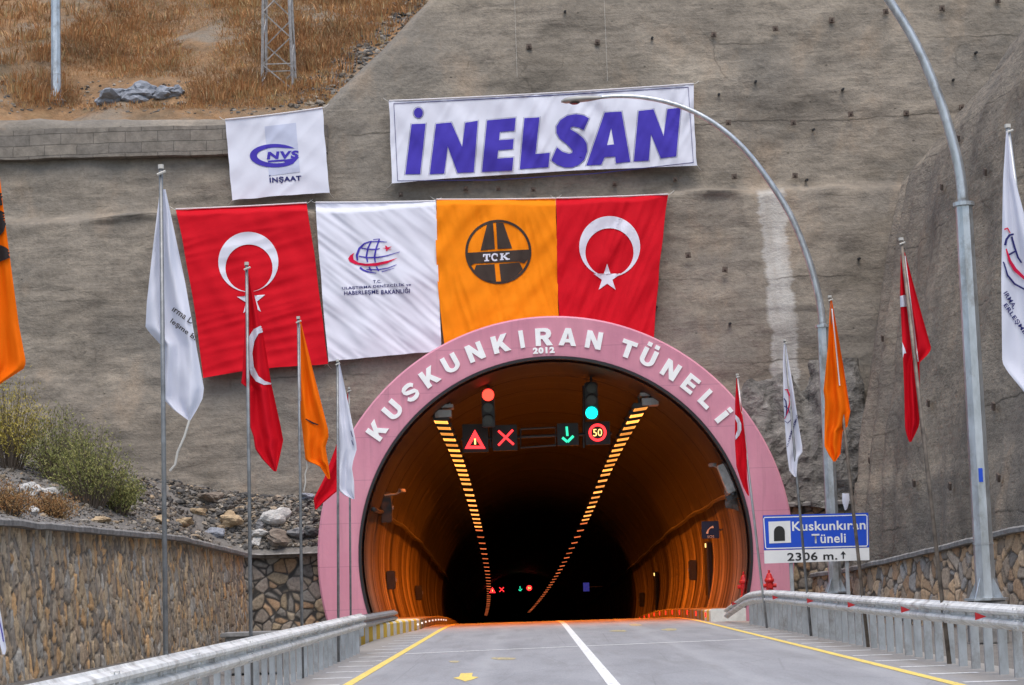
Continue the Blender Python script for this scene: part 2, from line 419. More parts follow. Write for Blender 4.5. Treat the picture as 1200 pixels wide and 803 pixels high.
class MB:
    def __init__(s):
        s.v = []; s.f = []
    def add(s, vs, fs):
        b = len(s.v)
        s.v += [Vector(p) for p in vs]
        s.f += [tuple(b + i for i in f) for f in fs]
        return s
    def box(s, c, size, rot=None):
        hx, hy, hz = size[0] / 2, size[1] / 2, size[2] / 2
        vs = [Vector((x, y, z)) for x in (-hx, hx) for y in (-hy, hy) for z in (-hz, hz)]
        if rot is not None:
            vs = [rot @ p for p in vs]
        c = Vector(c)
        return s.add([p + c for p in vs], [(0, 1, 3, 2), (4, 6, 7, 5), (0, 4, 5, 1), (2, 3, 7, 6), (0, 2, 6, 4), (1, 5, 7, 3)])
    def tube(s, pts, rad, n=8, cap=True, phase=0.0):
        pts = [Vector(p) for p in pts]
        if isinstance(rad, (int, float)):
            rad = [rad] * len(pts)
        b = len(s.v)
        prev = None
        for i, p in enumerate(pts):
            d = (pts[min(i + 1, len(pts) - 1)] - pts[max(i - 1, 0)]).normalized()
            if prev is None:
                a = d.orthogonal() if abs(d.z) < .9 else Vector((1, 0, 0)) - d * d.x
            else:
                a = prev - d * prev.dot(d)
            a.normalize()
            prev = a
            c = d.cross(a)
            for k in range(n):
                w = 2 * PI * k / n + phase
                s.v.append(p + (a * math.cos(w) + c * math.sin(w)) * rad[i])
        for i in range(len(pts) - 1):
            for k in range(n):
                k2 = (k + 1) % n
                s.f.append((b + i * n + k, b + i * n + k2, b + (i + 1) * n + k2, b + (i + 1) * n + k))
        if cap:
            s.f.append(tuple(b + k for k in reversed(range(n))))
            s.f.append(tuple(b + (len(pts) - 1) * n + k for k in range(n)))
        return s
    def lathe(s, base, prof, n=14):
        return s.tube_prof(base, prof, n)
    def tube_prof(s, base, prof, n):
        b = len(s.v); base = Vector(base)
        for r, z in prof:
            for k in range(n):
                w = 2 * PI * k / n
                s.v.append(base + Vector((r * math.cos(w), r * math.sin(w), z)))
        for i in range(len(prof) - 1):
            for k in range(n):
                k2 = (k + 1) % n
                s.f.append((b + i * n + k, b + i * n + k2, b + (i + 1) * n + k2, b + (i + 1) * n + k))
        s.f.append(tuple(b + k for k in reversed(range(n))))
        s.f.append(tuple(b + (len(prof) - 1) * n + k for k in range(n)))
        return s
    def sweep(s, path, prof, closed=True):
        """path: points, prof: list of (side, up); side is horizontal normal of the path"""
        b = len(s.v); n = len(prof)
        path = [Vector(p) for p in path]
        for i, p in enumerate(path):
            d = path[min(i + 1, len(path) - 1)] - path[max(i - 1, 0)]
            d.z = 0; d.normalize()
            nrm = Vector((d.y, -d.x, 0))
            for a, u in prof:
                s.v.append(p + nrm * a + Vector((0, 0, u)))
        last = n if closed else n - 1
        for i in range(len(path) - 1):
            for k in range(last):
                k2 = (k + 1) % n
                s.f.append((b + i * n + k, b + i * n + k2, b + (i + 1) * n + k2, b + (i + 1) * n + k))
        if closed:
            s.f.append(tuple(b + k for k in range(n)))
            s.f.append(tuple(b + (len(path) - 1) * n + k for k in reversed(range(n))))
        return s
    def grid(s, rows):
        b = len(s.v); w = len(rows[0])
        for r in rows:
            s.v += [Vector(p) for p in r]
        for i in range(len(rows) - 1):
            for k in range(w - 1):
                s.f.append((b + i * w + k, b + i * w + k + 1, b + (i + 1) * w + k + 1, b + (i + 1) * w + k))
        return s
    def build(s, name, mat, parent=None, smooth=False, label=None, recalc=False, bevel=0.0):
        off = ORG.get(parent.name, Vector((0, 0, 0))) if parent else Vector((0, 0, 0))
        me = bpy.data.meshes.new(name)
        me.from_pydata([p - off for p in s.v], [], s.f)
        if recalc or bevel:
            bm = bmesh.new(); bm.from_mesh(me)
            bmesh.ops.recalc_face_normals(bm, faces=bm.faces)
            if bevel:
                bmesh.ops.bevel(bm, geom=[e for e in bm.edges if len(e.link_faces) == 2 and e.calc_face_angle(0) > .5], offset=bevel, segments=2, affect='EDGES', clamp_overlap=True)
            bm.to_mesh(me); bm.free()
        if smooth:
            me.polygons.foreach_set('use_smooth', [True] * len(me.polygons))
        me.materials.append(mat)
        me.update()
        o = bpy.data.objects.new(name, me)
        col.objects.link(o)
        if parent:
            o.parent = parent
            ORG[o.name] = off
        else:
            ORG[o.name] = Vector((0, 0, 0))
        if label:
            o['label'] = label
        return o

def struct(mb, name, mat, **k):
    return tag(mb.build(name, mat, **k), kind='structure')

def fbm(x, y, z, o=4):
    v = 0; a = 1; t = 0
    for i in range(o):
        v += a * noise.noise(Vector((x, y, z))); t += a
        a *= .5; x *= 2.03; y *= 2.03; z *= 2.03
    return v / t
def sstep(a, b, x):
    t = max(0., min(1., (x - a) / (b - a)))
    return t * t * (3 - 2 * t)
def lerp_tab(tab, x):
    if x <= tab[0][0]: return tab[0][1]
    for (a, b), (c, d) in zip(tab, tab[1:]):
        if x <= c:
            return b + (d - b) * (x - a) / (c - a) if c > a else d
    return tab[-1][1]

# ------------------------------------------------------------------ flat figures and lettering, drawn in photo pixels and laid on a surface
def poly_tris(outer, *holes):
    loops = [[Vector((x, y, 0)) for x, y in lp] for lp in (outer,) + holes]
    flat = [p for lp in loops for p in lp]
    return [(p.x, p.y) for p in flat], [tuple(t) for t in tessellate_polygon(loops)]
_txt = {}
def text_tris(s, bold=0.0):
    if (s, bold) in _txt:
        return _txt[(s, bold)]
    cu = bpy.data.curves.new('t', 'FONT')
    cu.body = s; cu.resolution_u = 3; cu.offset = bold
    cu.space_character = 1.0 + bold * 3
    ob = bpy.data.objects.new('t', cu)
    col.objects.link(ob)
    dg = bpy.context.evaluated_depsgraph_get()
    me = ob.evaluated_get(dg).to_mesh()
    vs = [(v.co.x, v.co.y) for v in me.vertices]
    fs = [tuple(p.vertices) for p in me.polygons]
    ob.evaluated_get(dg).to_mesh_clear()
    bpy.data.objects.remove(ob); bpy.data.curves.remove(cu)
    x0 = min(v[0] for v in vs); x1 = max(v[0] for v in vs); y0 = min(v[1] for v in vs); y1 = max(v[1] for v in vs)
    r = ([((x - x0) / (x1 - x0), (y - y0) / (y1 - y0)) for x, y in vs], fs, (x1 - x0) / (y1 - y0))
    _txt[(s, bold)] = r
    return r
def text_quad(s, tl, tr, br, bl, bold=.02):
    vs, fs, _ = text_tris(s, bold)
    out = []
    for u, v in vs:
        x = (bl[0] * (1 - u) + br[0] * u) * (1 - v) + (tl[0] * (1 - u) + tr[0] * u) * v
        y = (bl[1] * (1 - u) + br[1] * u) * (1 - v) + (tl[1] * (1 - u) + tr[1] * u) * v
        out.append((x, y))
    return out, fs
def text_at(s, cx, cy, w, h, ang=0.0, bold=.02):
    """centred in a box w x h turned by ang degrees clockwise on the picture"""
    c, sn = math.cos(R(ang)), math.sin(R(ang))
    P = lambda a, b: (cx + a * c - b * sn, cy + a * sn + b * c)
    return text_quad(s, P(-w / 2, -h / 2), P(w / 2, -h / 2), P(w / 2, h / 2), P(-w / 2, h / 2), bold)
def stroke(pts, w, closed=False):
    """a line of even width, or of the widths given, as triangles"""
    n = len(pts)
    ws = w if isinstance(w, (list, tuple)) else [w] * n
    L = []; Rr = []
    for i in range(n):
        a = pts[(i - 1) % n] if closed or i > 0 else pts[i]
        b = pts[(i + 1) % n] if closed or i < n - 1 else pts[i]
        dx, dy = b[0] - a[0], b[1] - a[1]
        l = math.hypot(dx, dy) or 1
        nx, ny = -dy / l, dx / l
        L.append((pts[i][0] + nx * ws[i] / 2, pts[i][1] + ny * ws[i] / 2))
        Rr.append((pts[i][0] - nx * ws[i] / 2, pts[i][1] - ny * ws[i] / 2))
    vs = L + Rr
    fs = []
    for i in range(n if closed else n - 1):
        j = (i + 1) % n
        fs.append((i, j, n + j, n + i))
    return vs, fs
def arc(cx, cy, rx, ry, a0, a1, n=24):
    return [(cx + rx * math.cos(R(a0 + (a1 - a0) * k / n)), cy + ry * math.sin(R(a0 + (a1 - a0) * k / n))) for k in range(n + 1)]
def merge(*shapes):
    V = []; Fs = []
    for vs, fs in shapes:
        b = len(V)
        V += vs; Fs += [tuple(b + i for i in f) for f in fs]
    return V, Fs
def star(cx, cy, r, rot=0):
    pts = []
    for k in range(10):
        a = R(rot - 90 + 36 * k); q = r if k % 2 == 0 else r * .382
        pts.append((cx + q * math.cos(a), cy + q * math.sin(a)))
    return poly_tris(pts)
def crescent(c1, r1, c2, r2):
    dx, dy = c2[0] - c1[0], c2[1] - c1[1]
    d = math.hypot(dx, dy); base = math.degrees(math.atan2(dy, dx))
    a = (d * d + r1 * r1 - r2 * r2) / (2 * d)
    t1 = math.degrees(math.acos(max(-1, min(1, a / r1))))
    t2 = math.degrees(math.acos(max(-1, min(1, (a - d) / r2))))
    o = arc(c1[0], c1[1], r1, r1, base + t1, base + 360 - t1, 56)
    i = arc(c2[0], c2[1], r2, r2, base + 360 - t2, base + t2, 56)
    return poly_tris(o + i[1:-1])
def lay(shape, S, name, mat, parent, off=.012, maxe=5.0, label=None, clip=None):
    """subdivide the flat shape and lay it just in front of surface S(px, py)"""
    vs, fs = shape
    bm = bmesh.new()
    bv = [bm.verts.new((x, y, 0)) for x, y in vs]
    for f in fs:
        try:
            bm.faces.new([bv[i] for i in f])
        except ValueError:
            pass
    bmesh.ops.triangulate(bm, faces=bm.faces)
    for _ in range(7):
        es = [e for e in bm.edges if e.calc_length() > maxe]
        if not es: break
        bmesh.ops.subdivide_edges(bm, edges=es, cuts=1)
        bmesh.ops.triangulate(bm, faces=[f for f in bm.faces if len(f.verts) > 3])
    if clip:
        bmesh.ops.delete(bm, geom=[f for f in bm.faces if not clip(*f.calc_center_median().to_2d())], context='FACES')
    mb = MB()
    bm.verts.index_update()
    for v in bm.verts:
        p = S(v.co.x, v.co.y)
        mb.v.append(p + (CAM - p).normalized() * off)
    mb.f = [tuple(v.index for v in f.verts) for f in bm.faces]
    bm.free()
    return mb.build(name, mat, parent, smooth=True, label=label, recalc=True)

# ------------------------------------------------------------------ light and sky
world = bpy.data.worlds.new('World')
sc.world = world
world.use_nodes = True
wt = world.node_tree
sky = wt.nodes.new('ShaderNodeTexSky')
sky.sky_type = 'NISHITA'
sky.sun_disc = False
SUN_EL, SUN_AZ = 70.0, 172.0          # azimuth clockwise from +Y: behind the camera
sky.sun_elevation = R(SUN_EL)
sky.sun_rotation = R(SUN_AZ)
sky.air_density = 1.3; sky.dust_density = 3.0
wt.links.new(sky.outputs[0], wt.nodes['Background'].inputs[0])
wt.nodes['Background'].inputs[1].default_value = .15
ld = bpy.data.lights.new('sun', 'SUN')
ld.energy = 1.5
ld.angle = R(50)          # a thick even overcast
ld.color = (1, .95, .88)
sun = bpy.data.objects.new('sun', ld)
col.objects.link(sun)
sd = Vector((math.sin(R(SUN_AZ)) * math.cos(R(SUN_EL)), math.cos(R(SUN_AZ)) * math.cos(R(SUN_EL)), math.sin(R(SUN_EL))))
sun.rotation_euler = sd.to_track_quat('Z', 'Y').to_euler()
sun.location = (-20, -40, 60)
sc.view_settings.view_transform = 'Standard'
sc.view_settings.look = 'None'
sc.view_settings.exposure = .58
sc.view_settings.gamma = 1
sc.render.engine = 'CYCLES'
sc.cycles.use_denoising = True
sc.cycles.max_bounces = 6
sc.cycles.sample_clamp_indirect = 6

# ------------------------------------------------------------------ road and ground
Y_IN = 60.0                                  # face of the tunnel portal
def zr(Y):
    if Y < 57: return 0.0
    a = .00058
    if Y < 57 + 39: return -a * (Y - 57) ** 2
    return -a * 39 ** 2 - 2 * a * 39 * (Y - 96)
def xo(Y):
    return 0.0 if Y < 60 else -6.5e-5 * (Y - 60) ** 2
TX, TZ = .85, 2.10                           # tunnel axis at the portal
END = 330

g = MB()
xs = [-160, -80, -40, -20, -9, -6, -3.4, 0, 3, 6, 9, 14, 24, 60, 160]
ys = [-120, -60, -20, 0, 20, 30, 40, 50, 57, 61.4]
g.grid([[(x, y, -.06) for x in xs] for y in ys])
struct(g, 'ground', M['soil'])
def ystations(y0, y1, step=2.0):
    n = max(1, int(math.ceil((y1 - y0) / step)))
    return [y0 + (y1 - y0) * k / n for k in range(n + 1)]
def strip(x0, x1, y0, y1, dz, step=2.0, nx=1):
    m = MB()
    m.grid([[(x0 + (x1 - x0) * k / nx + xo(y), y, zr(y) + dz) for k in range(nx + 1)] for y in ystations(y0, y1, step)])
    return m
r = strip(-3.75, 6.3, -25, 60, 0.0, 2, 6)
for y0 in (60,):
    r.v += strip(-3.2, 5.5, 60, END, 0, 2, 6).v
    b = 44 * 7 if False else None
# rebuild cleanly as one sheet: wide in the open, narrower inside the tunnel
r = MB()
rows = []
for y in ystations(-25, END, 1.5):
    a, c = (-3.75, 6.3) if y < 57.5 else (-3.2, 5.5)
    rows.append([(a + (c - a) * k / 6 + xo(y), y, zr(y)) for k in range(7)])
r.grid(rows)
struct(r, 'road', M['asphalt'])
struct(strip(-2.57, -2.43, -10, 150, .005, 1.5), 'edge_line', M['road_yellow'])
struct(strip(4.85, 4.99, -10, 150, .005, 1.5), 'edge_line', M['road_yellow'])
struct(strip(.97, 1.13, -10, 150, .006, 1.5), 'centre_line', M['road_white'])
m = MB()
m.grid([[(-2.40, 39.7, .004), (.96, 40.9, .004)], [(-2.40, 39.95, .004), (.96, 41.15, .004)]])
m.grid([[(1.14, 41.0, .004), (4.83, 42.1, .004)], [(1.14, 41.25, .004), (4.83, 42.35, .004)]])
struct(m, 'transverse_line', M['road_bar'])
m = MB()
for k in range(16):
    y = 22.1 + 2.06 * k
    m.grid([[(-3.2, y, .004), (-2.62, y, .004)], [(-3.2, y + .2, .004), (-2.62, y + .2, .004)]])
for k in range(18):
    y = 18.1 + 2.06 * k
    m.grid([[(5.08, y, .004), (5.7, y, .004)], [(5.08, y + .2, .004), (5.7, y + .2, .004)]])
struct(m, 'shoulder_bars', M['road_bar'])
def road_px(px, py):
    d = ray(px, py); return CAM + d * (-CAM.z / d.z)
m = MB()
def blot(cx, cy, w, h, z=.004):
    pts = []
    for k in range(14):
        a = 2 * PI * k / 14
        q = .75 + .35 * rnd.random()
        p = road_px(cx + w * q * math.cos(a), cy + h * q * math.sin(a)); p.z = z
        pts.append(p)
    m.add(pts, [tuple(range(14))])
c = road_px(545, 793)
for px, py, w, h in ((546, 794, 9, 4),):
    p = [road_px(x, y) for x, y in ((531, 795), (538, 793.5), (540, 789.5), (554, 789), (553, 793), (561, 794), (553, 797), (545, 799), (540, 797))]
    for q in p: q.z = .005
    m.add(p, [tuple(range(9))])
struct(m, 'painted_arrow', M['road_yellow'])
m = MB()
for b in ((590, 772, 16, 1.6), (532, 775.5, 7, 1.2), (745, 732.5, 8, 1.3), (785, 738, 10, 1.4), (725, 739.5, 11, 1.2)):
    blot(*b)
struct(m, 'paint_marks', M['road_faint'])

# ------------------------------------------------------------------ shotcrete faces
ZB = 13.3
def wallY(x, z):
    b = sstep(-.12, .12, z - ZB - .3 * fbm(x * .3, 5, 1, 3) - (.25 if x > 4 else 0) * sstep(4, 6, x))
    return 62.0 + .19 * z + .55 * b
def on_wall(px, py, off=0.0):
    Y = 64.0
    for _ in range(6):
        p = at(px, py, Y)
        Y = wallY(p.x, max(p.z, 0)) + off
    return at(px, py, Y)
TOP = [(-400, 140), (382, 138), (400, 116), (430, 86), (470, 46), (510, 2), (545, -36), (600, -60), (1700, -60)]
wx = [-26 + .16 * k for k in range(int(47 / .16) + 1)]
front = MB()
cols = []
NV = 190
for x in wx:
    px = 618 + x * 36.3
    ztop = at(px, lerp_tab(TOP, px), 66).z + .12 * fbm(x * .8, 2, 4)
    c = []
    for k in range(NV + 1):
        z = -.3 + (ztop + .3) * k / NV
        y = wallY(x, z) + .36 * fbm(x * .16, z * .2, 3.1, 3) + .13 * fbm(x * .7, z * .9, 7.7, 4) + .09 * fbm(x * 2.0, z * 2.8, 1.7, 3)
        zc_ = ZB + .22 * fbm(x * .5, 2, 9, 3) + (.25 if x > 4 else 0)
        y -= .15 * math.exp(-((z - zc_) / .11) ** 2) * sstep(-.25, .25, fbm(x * .35, 8, 4, 3) + (.3 if x < -9 or x > 6 else -.1))
        zc2 = 9.6 + .2 * fbm(x * .4, 5, 5, 3)
        y -= .07 * math.exp(-((z - zc2) / .1) ** 2) * sstep(0, .3, fbm(x * .3, 1, 6, 3))
        dz = ztop - z
        if dz < .5: y += (.5 - dz) ** 2 * 1.6
        # opening behind the portal collar
        c.append(Vector((x, y, z)))
    c.append(Vector((x, c[-1].y + .7, ztop + .04)))
    c.append(Vector((x, c[-1].y + 1.6, ztop - .1)))
    cols.append(c)
front.grid(cols)
hole = lambda p: (p.x - TX) ** 2 + (p.z - TZ) ** 2 < 6.4 ** 2 or (p.z < TZ and abs(p.x - TX) < 6.4)
front.f = [f for f in front.f if not all(hole(front.v[i]) for i in f)]
p0 = on_wall(905, 225); p1 = on_wall(905, 470)
M['shot'] = shotcrete('shotcrete', (.150, .131, .108), (.222, .194, .160), (.298, .260, .212), streak=(p0.x, .46, p1.z - .6, p0.z))
M['shot_side'] = shotcrete('shotcrete_side', (.175, .155, .13), (.26, .226, .184), (.345, .295, .235), side=True)
sw = thing('shotcrete_wall', (0, 62, 0), 'tall grey brown sprayed concrete rock face behind the tunnel portal and banners', 'rock face')
front.build('face', M['shot'], sw, smooth=True)
def plate(px, py, s=.2, parent=sw, name='anchor_plate', mat='dark_metal', Sf=None):
    p = (Sf or on_wall)(px, py)
    mb = MB()
    rot = Matrix.Rotation(R(rnd.uniform(-8, 8)), 3, 'Y') @ Matrix.Rotation(R(-11), 3, 'X')
    mb.box(p + Vector((0, -.16, 0)), (s, .05, s), rot)
    mb.tube([p + Vector((0, -.18, 0)), p + Vector((0, -.28, 0))], .035, 6)
    return mb.build(name, M[mat], parent, recalc=True)
M['rust_plate'] = plain('rusty_plate', (.10, .075, .06), .8, .2, .3, 8)
for px, py in ((853, 145), (929, 145), (996, 135), (1061, 134), (1126, 127), (974, 25), (1037, 15), (1103, 11), (1168, 2), (620, 56), (700, 51), (836, 42), (908, 35),
               (546, 222), (584, 222), (625, 223), (720, 216), (791, 211), (470, 229), (849, 317), (806, 300), (860, 208), (931, 207)):
    plate(px, py, (.17 if py < 200 or px > 800 else .14), mat='rust_plate')
def hole_at(px, py):
    p = on_wall(px, py)
    MB().tube([p + Vector((0, -.22, -.01)), p + Vector((0, .1, .03))], .042, 8).build('drain_pipe', M['black'], sw)
for px, py in ((662, 15), (764, 46), (842, 112), (885, 97), (987, 106), (1116, 95), (1143, 63), (1144, 116), (953, 153), (855, 380), (769, 361), (1006, 304), (945, 212)):
    hole_at(px, py)
# thin cables hanging down the face
for a, b in (((603, 0), (606, 90)), ((708, 0), (712, 95))):
    MB().tube([on_wall(a[0], a[1], -.3), on_wall((a[0] + b[0]) / 2, (a[1] + b[1]) / 2, -.3), on_wall(b[0], b[1], -.3)], .004, 5).build('hanging_cable', M['cord'], sw)

# course of blocks at the top left edge
bw = MB()
pa, pb = on_wall(-60, 160, -.25), on_wall(384, 152, -.25)
n = 40
path = [Vector((pa.x + (pb.x - pa.x) * k / n, wallY(0, 15.7) - .02 + .25 * fbm(k * .2, 3, 3), 15.42 + .05 * fbm(k * .3, 1, 1) - .1 * k / n)) for k in range(n + 1)]
bw.sweep(path, [(.30, 0), (.30, .36), (.24, .365), (.24, .98), (-.5, .98), (-.5, 0)])
tag(bw.build('block_wall', M['blocks'], recalc=True), 'low course of grey concrete blocks topping the rock face below the dry hillside', 'block wall')

# right side face, turning towards the camera
BND = [(1225, 30), (1200, 67), (1180, 83), (1161, 98), (1136, 138), (1103, 168), (1079, 195), (1056, 224), (1045, 265), (1038, 310), (1026, 390), (1015, 470), (1005, 525), (999, 600), (996, 668)]
curve = []
for (a, b), (c, d) in zip(BND, BND[1:]):
    for k in range(8):
        t = k / 8
        curve.append((a + (c - a) * t, b + (d - b) * t))
curve.append(BND[-1])
rows = []
for i, (px, py) in enumerate(curve):
    B = on_wall(px, py, -.9)
    if B.z < 4: B = at(px, py, 60.7 + .19 * (B.z - 1) * .5)
    z = B.z
    N = Vector((11.4 + .27 * z, 30, z * 1.02))
    row = [B + Vector((1.6, 3.0, -.1)), B + Vector((.55, 1.2, -.02))]
    ns = 150
    for k in range(ns + 1):
        s = (k / ns) ** 1.15
        p = B.lerp(N, s)
        bul = -.9 * math.sin(PI * min(1, s * 1.25)) * (z / 18)
        rid = .5 * fbm(p.y * .22, z * .06, 2.2, 3) * min(1, s * 6) + .24 * fbm(p.y * .7, z * .3, 9.2, 4) * min(1, s * 12) + .10 * fbm(p.y * 2.1, z * 1.3, 4.2, 3) * min(1, s * 12)
        if s < .22:                       # ribs beside the crease
            rid += .24 * math.sin(s * 130 + 1.5 * fbm(z * .2, 1, 2)) * (1 - s / .22) * min(1, s * 25)
        p = p + Vector((bul + rid, rid * .35 * min(1, s * 10), .04 * fbm(p.y, z, 3)))
        row.append(p)
    rows.append(row)
side = MB().grid(rows)
ss = thing('shotcrete_slope', (10, 50, 1.5), 'steep sprayed concrete side slope rising above the stone wall on the right of the road', 'rock face')
side.build('face', M['shot_side'], ss, smooth=True)
def near_rows(px, py):
    best = None; bd = 1e9
    for row in rows:
        for p in row[3:]:
            q = p - CAM
            cx = XV.x * q.x + YV.x * q.y + ZV.x * q.z; cy = XV.y * q.x + YV.y * q.y + ZV.y * q.z; cz = XV.z * q.x + YV.z * q.y + ZV.z * q.z
            u = 600 + F * cx / -cz; v = 401.5 - F * cy / -cz
            d = (u - px) ** 2 + (v - py) ** 2
            if d < bd: bd = d; best = p
    return best
for px, py in ((1119, 571), (1176, 565), (1075, 565), (1041, 397), (1069, 355), (1022, 540), (1129, 162), (1108, 222), (1095, 470), (1172, 480), (1160, 200)):
    p = near_rows(px, py)
    MB().box(p + Vector((-.12, -.05, 0)), (.06, .17, .17), Matrix.Rotation(R(20), 3, 'X')).build('anchor_plate', M['rust_plate'], ss)

# ------------------------------------------------------------------ hillside above
def hillz(x, y):
    d = y - 66.2
    z = 16.15 + .25 * min(d, 1.6) + .66 * max(0, d - 1.4)
    z += 1.3 * fbm(x * .09, y * .09, 4.4, 4) * min(1, max(0, d) / 5) + .35 * fbm(x * .5, y * .5, 6.1, 4) * min(1, max(0, d) / 2)
    gl = sstep(3.0, 0, abs(x + 17.2 - (y - 68) * .32))
    z -= .9 * gl * min(1, max(0, d) / 5)
    return z
h = MB()
h.grid([[(x, y, hillz(x, y)) for x in [-60 + .45 * k for k in range(216)]] for y in [65.9 + .4 * k for k in range(50)] + [86 + 1.5 * k for k in range(40)]])
struct(h, 'hillside', M['hill'], smooth=True)
def hill_hit(px, py):
    d = ray(px, py)
    Y = 66.0
    while Y < 130:
        p = CAM + d * (Y / d.y)
        if p.z <= hillz(p.x, p.y) and False: return p
        if hillz(p.x, p.y) >= p.z: return p
        Y += .1
    return None
# dry grass: clumps of bent blades over the slope
def tuft(mb, base, h, n, spread, rr, w=.02):
    for _ in range(n):
        a = rr.uniform(0, 2 * PI); q = spread * math.sqrt(rr.random())
        b = base + Vector((q * math.cos(a), q * math.sin(a), -.05))
        a2 = a + rr.uniform(-.9, .9)
        ln = h * rr.uniform(.55, 1.15)
        o = Vector((math.cos(a2), math.sin(a2), 0)) * ln * rr.uniform(.15, .75)
        sd_ = Vector((-math.sin(a2 + rr.uniform(-1, 1)), math.cos(a2), 0)) * w * rr.uniform(.7, 1.6)
        m_ = b + o * .42 + Vector((0, 0, ln * .62)); t_ = b + o + Vector((0, 0, ln * .95))
        mb.add([b - sd_, b + sd_, m_ + sd_ * .8, m_ - sd_ * .8, t_], [(0, 1, 2, 3), (3, 2, 4)])
rg = random.Random(5)
gm = MB()
cnt = 0
while cnt < 10500:
    px = rg.uniform(-40, 520); py = rg.uniform(-30, 132)
    y_lim = lerp_tab([(-40, 128), (300, 128), (390, 118), (470, 40), (520, -5)], px)
    if py > y_lim: continue
    d = fbm(px * .014, py * .02, 3.3, 3)
    lim = -.12 if px > 75 else .12
    if px > 380 and (py > lerp_tab([(380, 90), (500, -20)], px)): lim = .35
    if px < 110 - py * .75: lim = .42
    if 92 < px < 222 and 92 < py < 124: continue
    if d + rg.uniform(-.3, .35) < lim: continue
    p = hill_hit(px, py)
    if p is None or p.y > 95: continue
    tuft(gm, Vector((p.x, p.y, hillz(p.x, p.y))), rg.uniform(.07, .24), 9, rg.uniform(.15, .45), rg, .010)
    cnt += 1
cnt = 0
while cnt < 260:
    px = rg.uniform(-40, 500); py = rg.uniform(-30, 128)
    if py > lerp_tab([(-40, 124), (300, 124), (390, 105), (470, 30), (520, -15)], px): continue
    if fbm(px * .014, py * .02, 3.3, 3) + rg.uniform(-.3, .3) < 0 or (80 < px < 230 and py > 85): continue
    p = hill_hit(px, py)
    if p is None or p.y > 95: continue
    tuft(gm, Vector((p.x, p.y, hillz(p.x, p.y))), rg.uniform(.3, .6), 46, rg.uniform(.3, .6), rg, .016)
    cnt += 1
tag(gm.build('dry_grass', M['grass_dry']), 'orange brown dry grass covering the hillside above the rock face', 'grass', kind='stuff')

def rock_mesh(mb, c, s, rr, sub=1, flat=1.0):
    bm = bmesh.new()
    bmesh.ops.create_icosphere(bm, subdivisions=sub, radius=1.0)
    seed = rr.uniform(0, 99)
    rot = Matrix.Rotation(rr.uniform(0, 6.3), 3, 'Z') @ Matrix.Rotation(rr.uniform(-.5, .5), 3, 'X')
    sx, sy, sz = s * rr.uniform(.7, 1.35), s * rr.uniform(.7, 1.3), s * rr.uniform(.45, .8) * flat
    vs = []
    for v in bm.verts:
        k = 1 + .55 * noise.noise(v.co * 1.1 + Vector((seed, 0, 0))) + .22 * noise.noise(v.co * 2.7 + Vector((0, seed, 0)))
        vs.append(c + rot @ Vector((v.co.x * sx * k, v.co.y * sy * k, v.co.z * sz * k)))
    bm.verts.index_update()
    mb.add(vs, [tuple(v.index for v in f.verts) for f in bm.faces])
    bm.free()
# grey scree lying along the edge between hillside and sprayed concrete
gm = MB()
for _ in range(900):
    t = rg.random()
    px = 372 + 140 * t + rg.gauss(0, 11) - 14; py = 122 - 128 * t + rg.gauss(0, 7)
    p = hill_hit(px, py)
    if p is None or p.y > 95: continue
    rock_mesh(gm, p, rg.uniform(.04, .17), rg)
for _ in range(500):
    px = rg.uniform(0, 380); py = rg.uniform(95, 134)
    p = hill_hit(px, py)
    if p: rock_mesh(gm, p, rg.uniform(.03, .1), rg)
tag(gm.build('scree', M['rocks']), 'loose grey scree and stones along the edge of the sprayed concrete on the hillside', 'scree', kind='stuff')
for px, py, s, fl, lab in ((140, 117, 1.05, .8, 'low blue grey rock outcrop on the dry hillside, wider of the two'), (199, 112, .68, .95, 'small blue grey rock outcrop on the dry hillside beside the wider one')):
    p = hill_hit(px, py)
    mb = MB()
    rr = random.Random(int(px))
    for k in range(7):
        rock_mesh(mb, p + Vector((rr.uniform(-1, 1) * s * 1.1, rr.uniform(-.3, .4), rr.uniform(-.1, .2))), s * rr.uniform(.35, .6), rr, 3, fl)
    tag(mb.build('rock_outcrop', M['rock_blue']), lab, 'rock')

# ------------------------------------------------------------------ lattice pylon
pb = hill_hit(327, 97)
py_ = thing('lattice_pylon', pb, 'slender rusty steel lattice pylon on the dry hillside', 'pylon')
H = 11.0
M['pylon'] = plain('pylon_steel', (.33, .31, .295), .6, .35, .25, 6)
def leg_pt(i, t):
    w = .54 * (1 - t) + .27 * t
    sx, sy = ((-1, -1), (1, -1), (1, 1), (-1, 1))[i]
    return pb + Vector((sx * w, sy * w, -.4 + (H + .4) * t))
for i in range(4):
    MB().tube([leg_pt(i, 0), leg_pt(i, 1)], .05, 4).build('leg', M['pylon'], py_)
br = MB()
for i in range(4):
    j = (i + 1) % 4
    nb = 12
    for k in range(nb):
        a, b = k / nb, (k + 1) / nb
        if k % 2: br.tube([leg_pt(i, a), leg_pt(j, b)], .028, 4)
        else: br.tube([leg_pt(j, a), leg_pt(i, b)], .028, 4)
        if k % 3 == 0: br.tube([leg_pt(i, b), leg_pt(j, b)], .024, 4)
br.build('bracing', M['pylon'], py_)

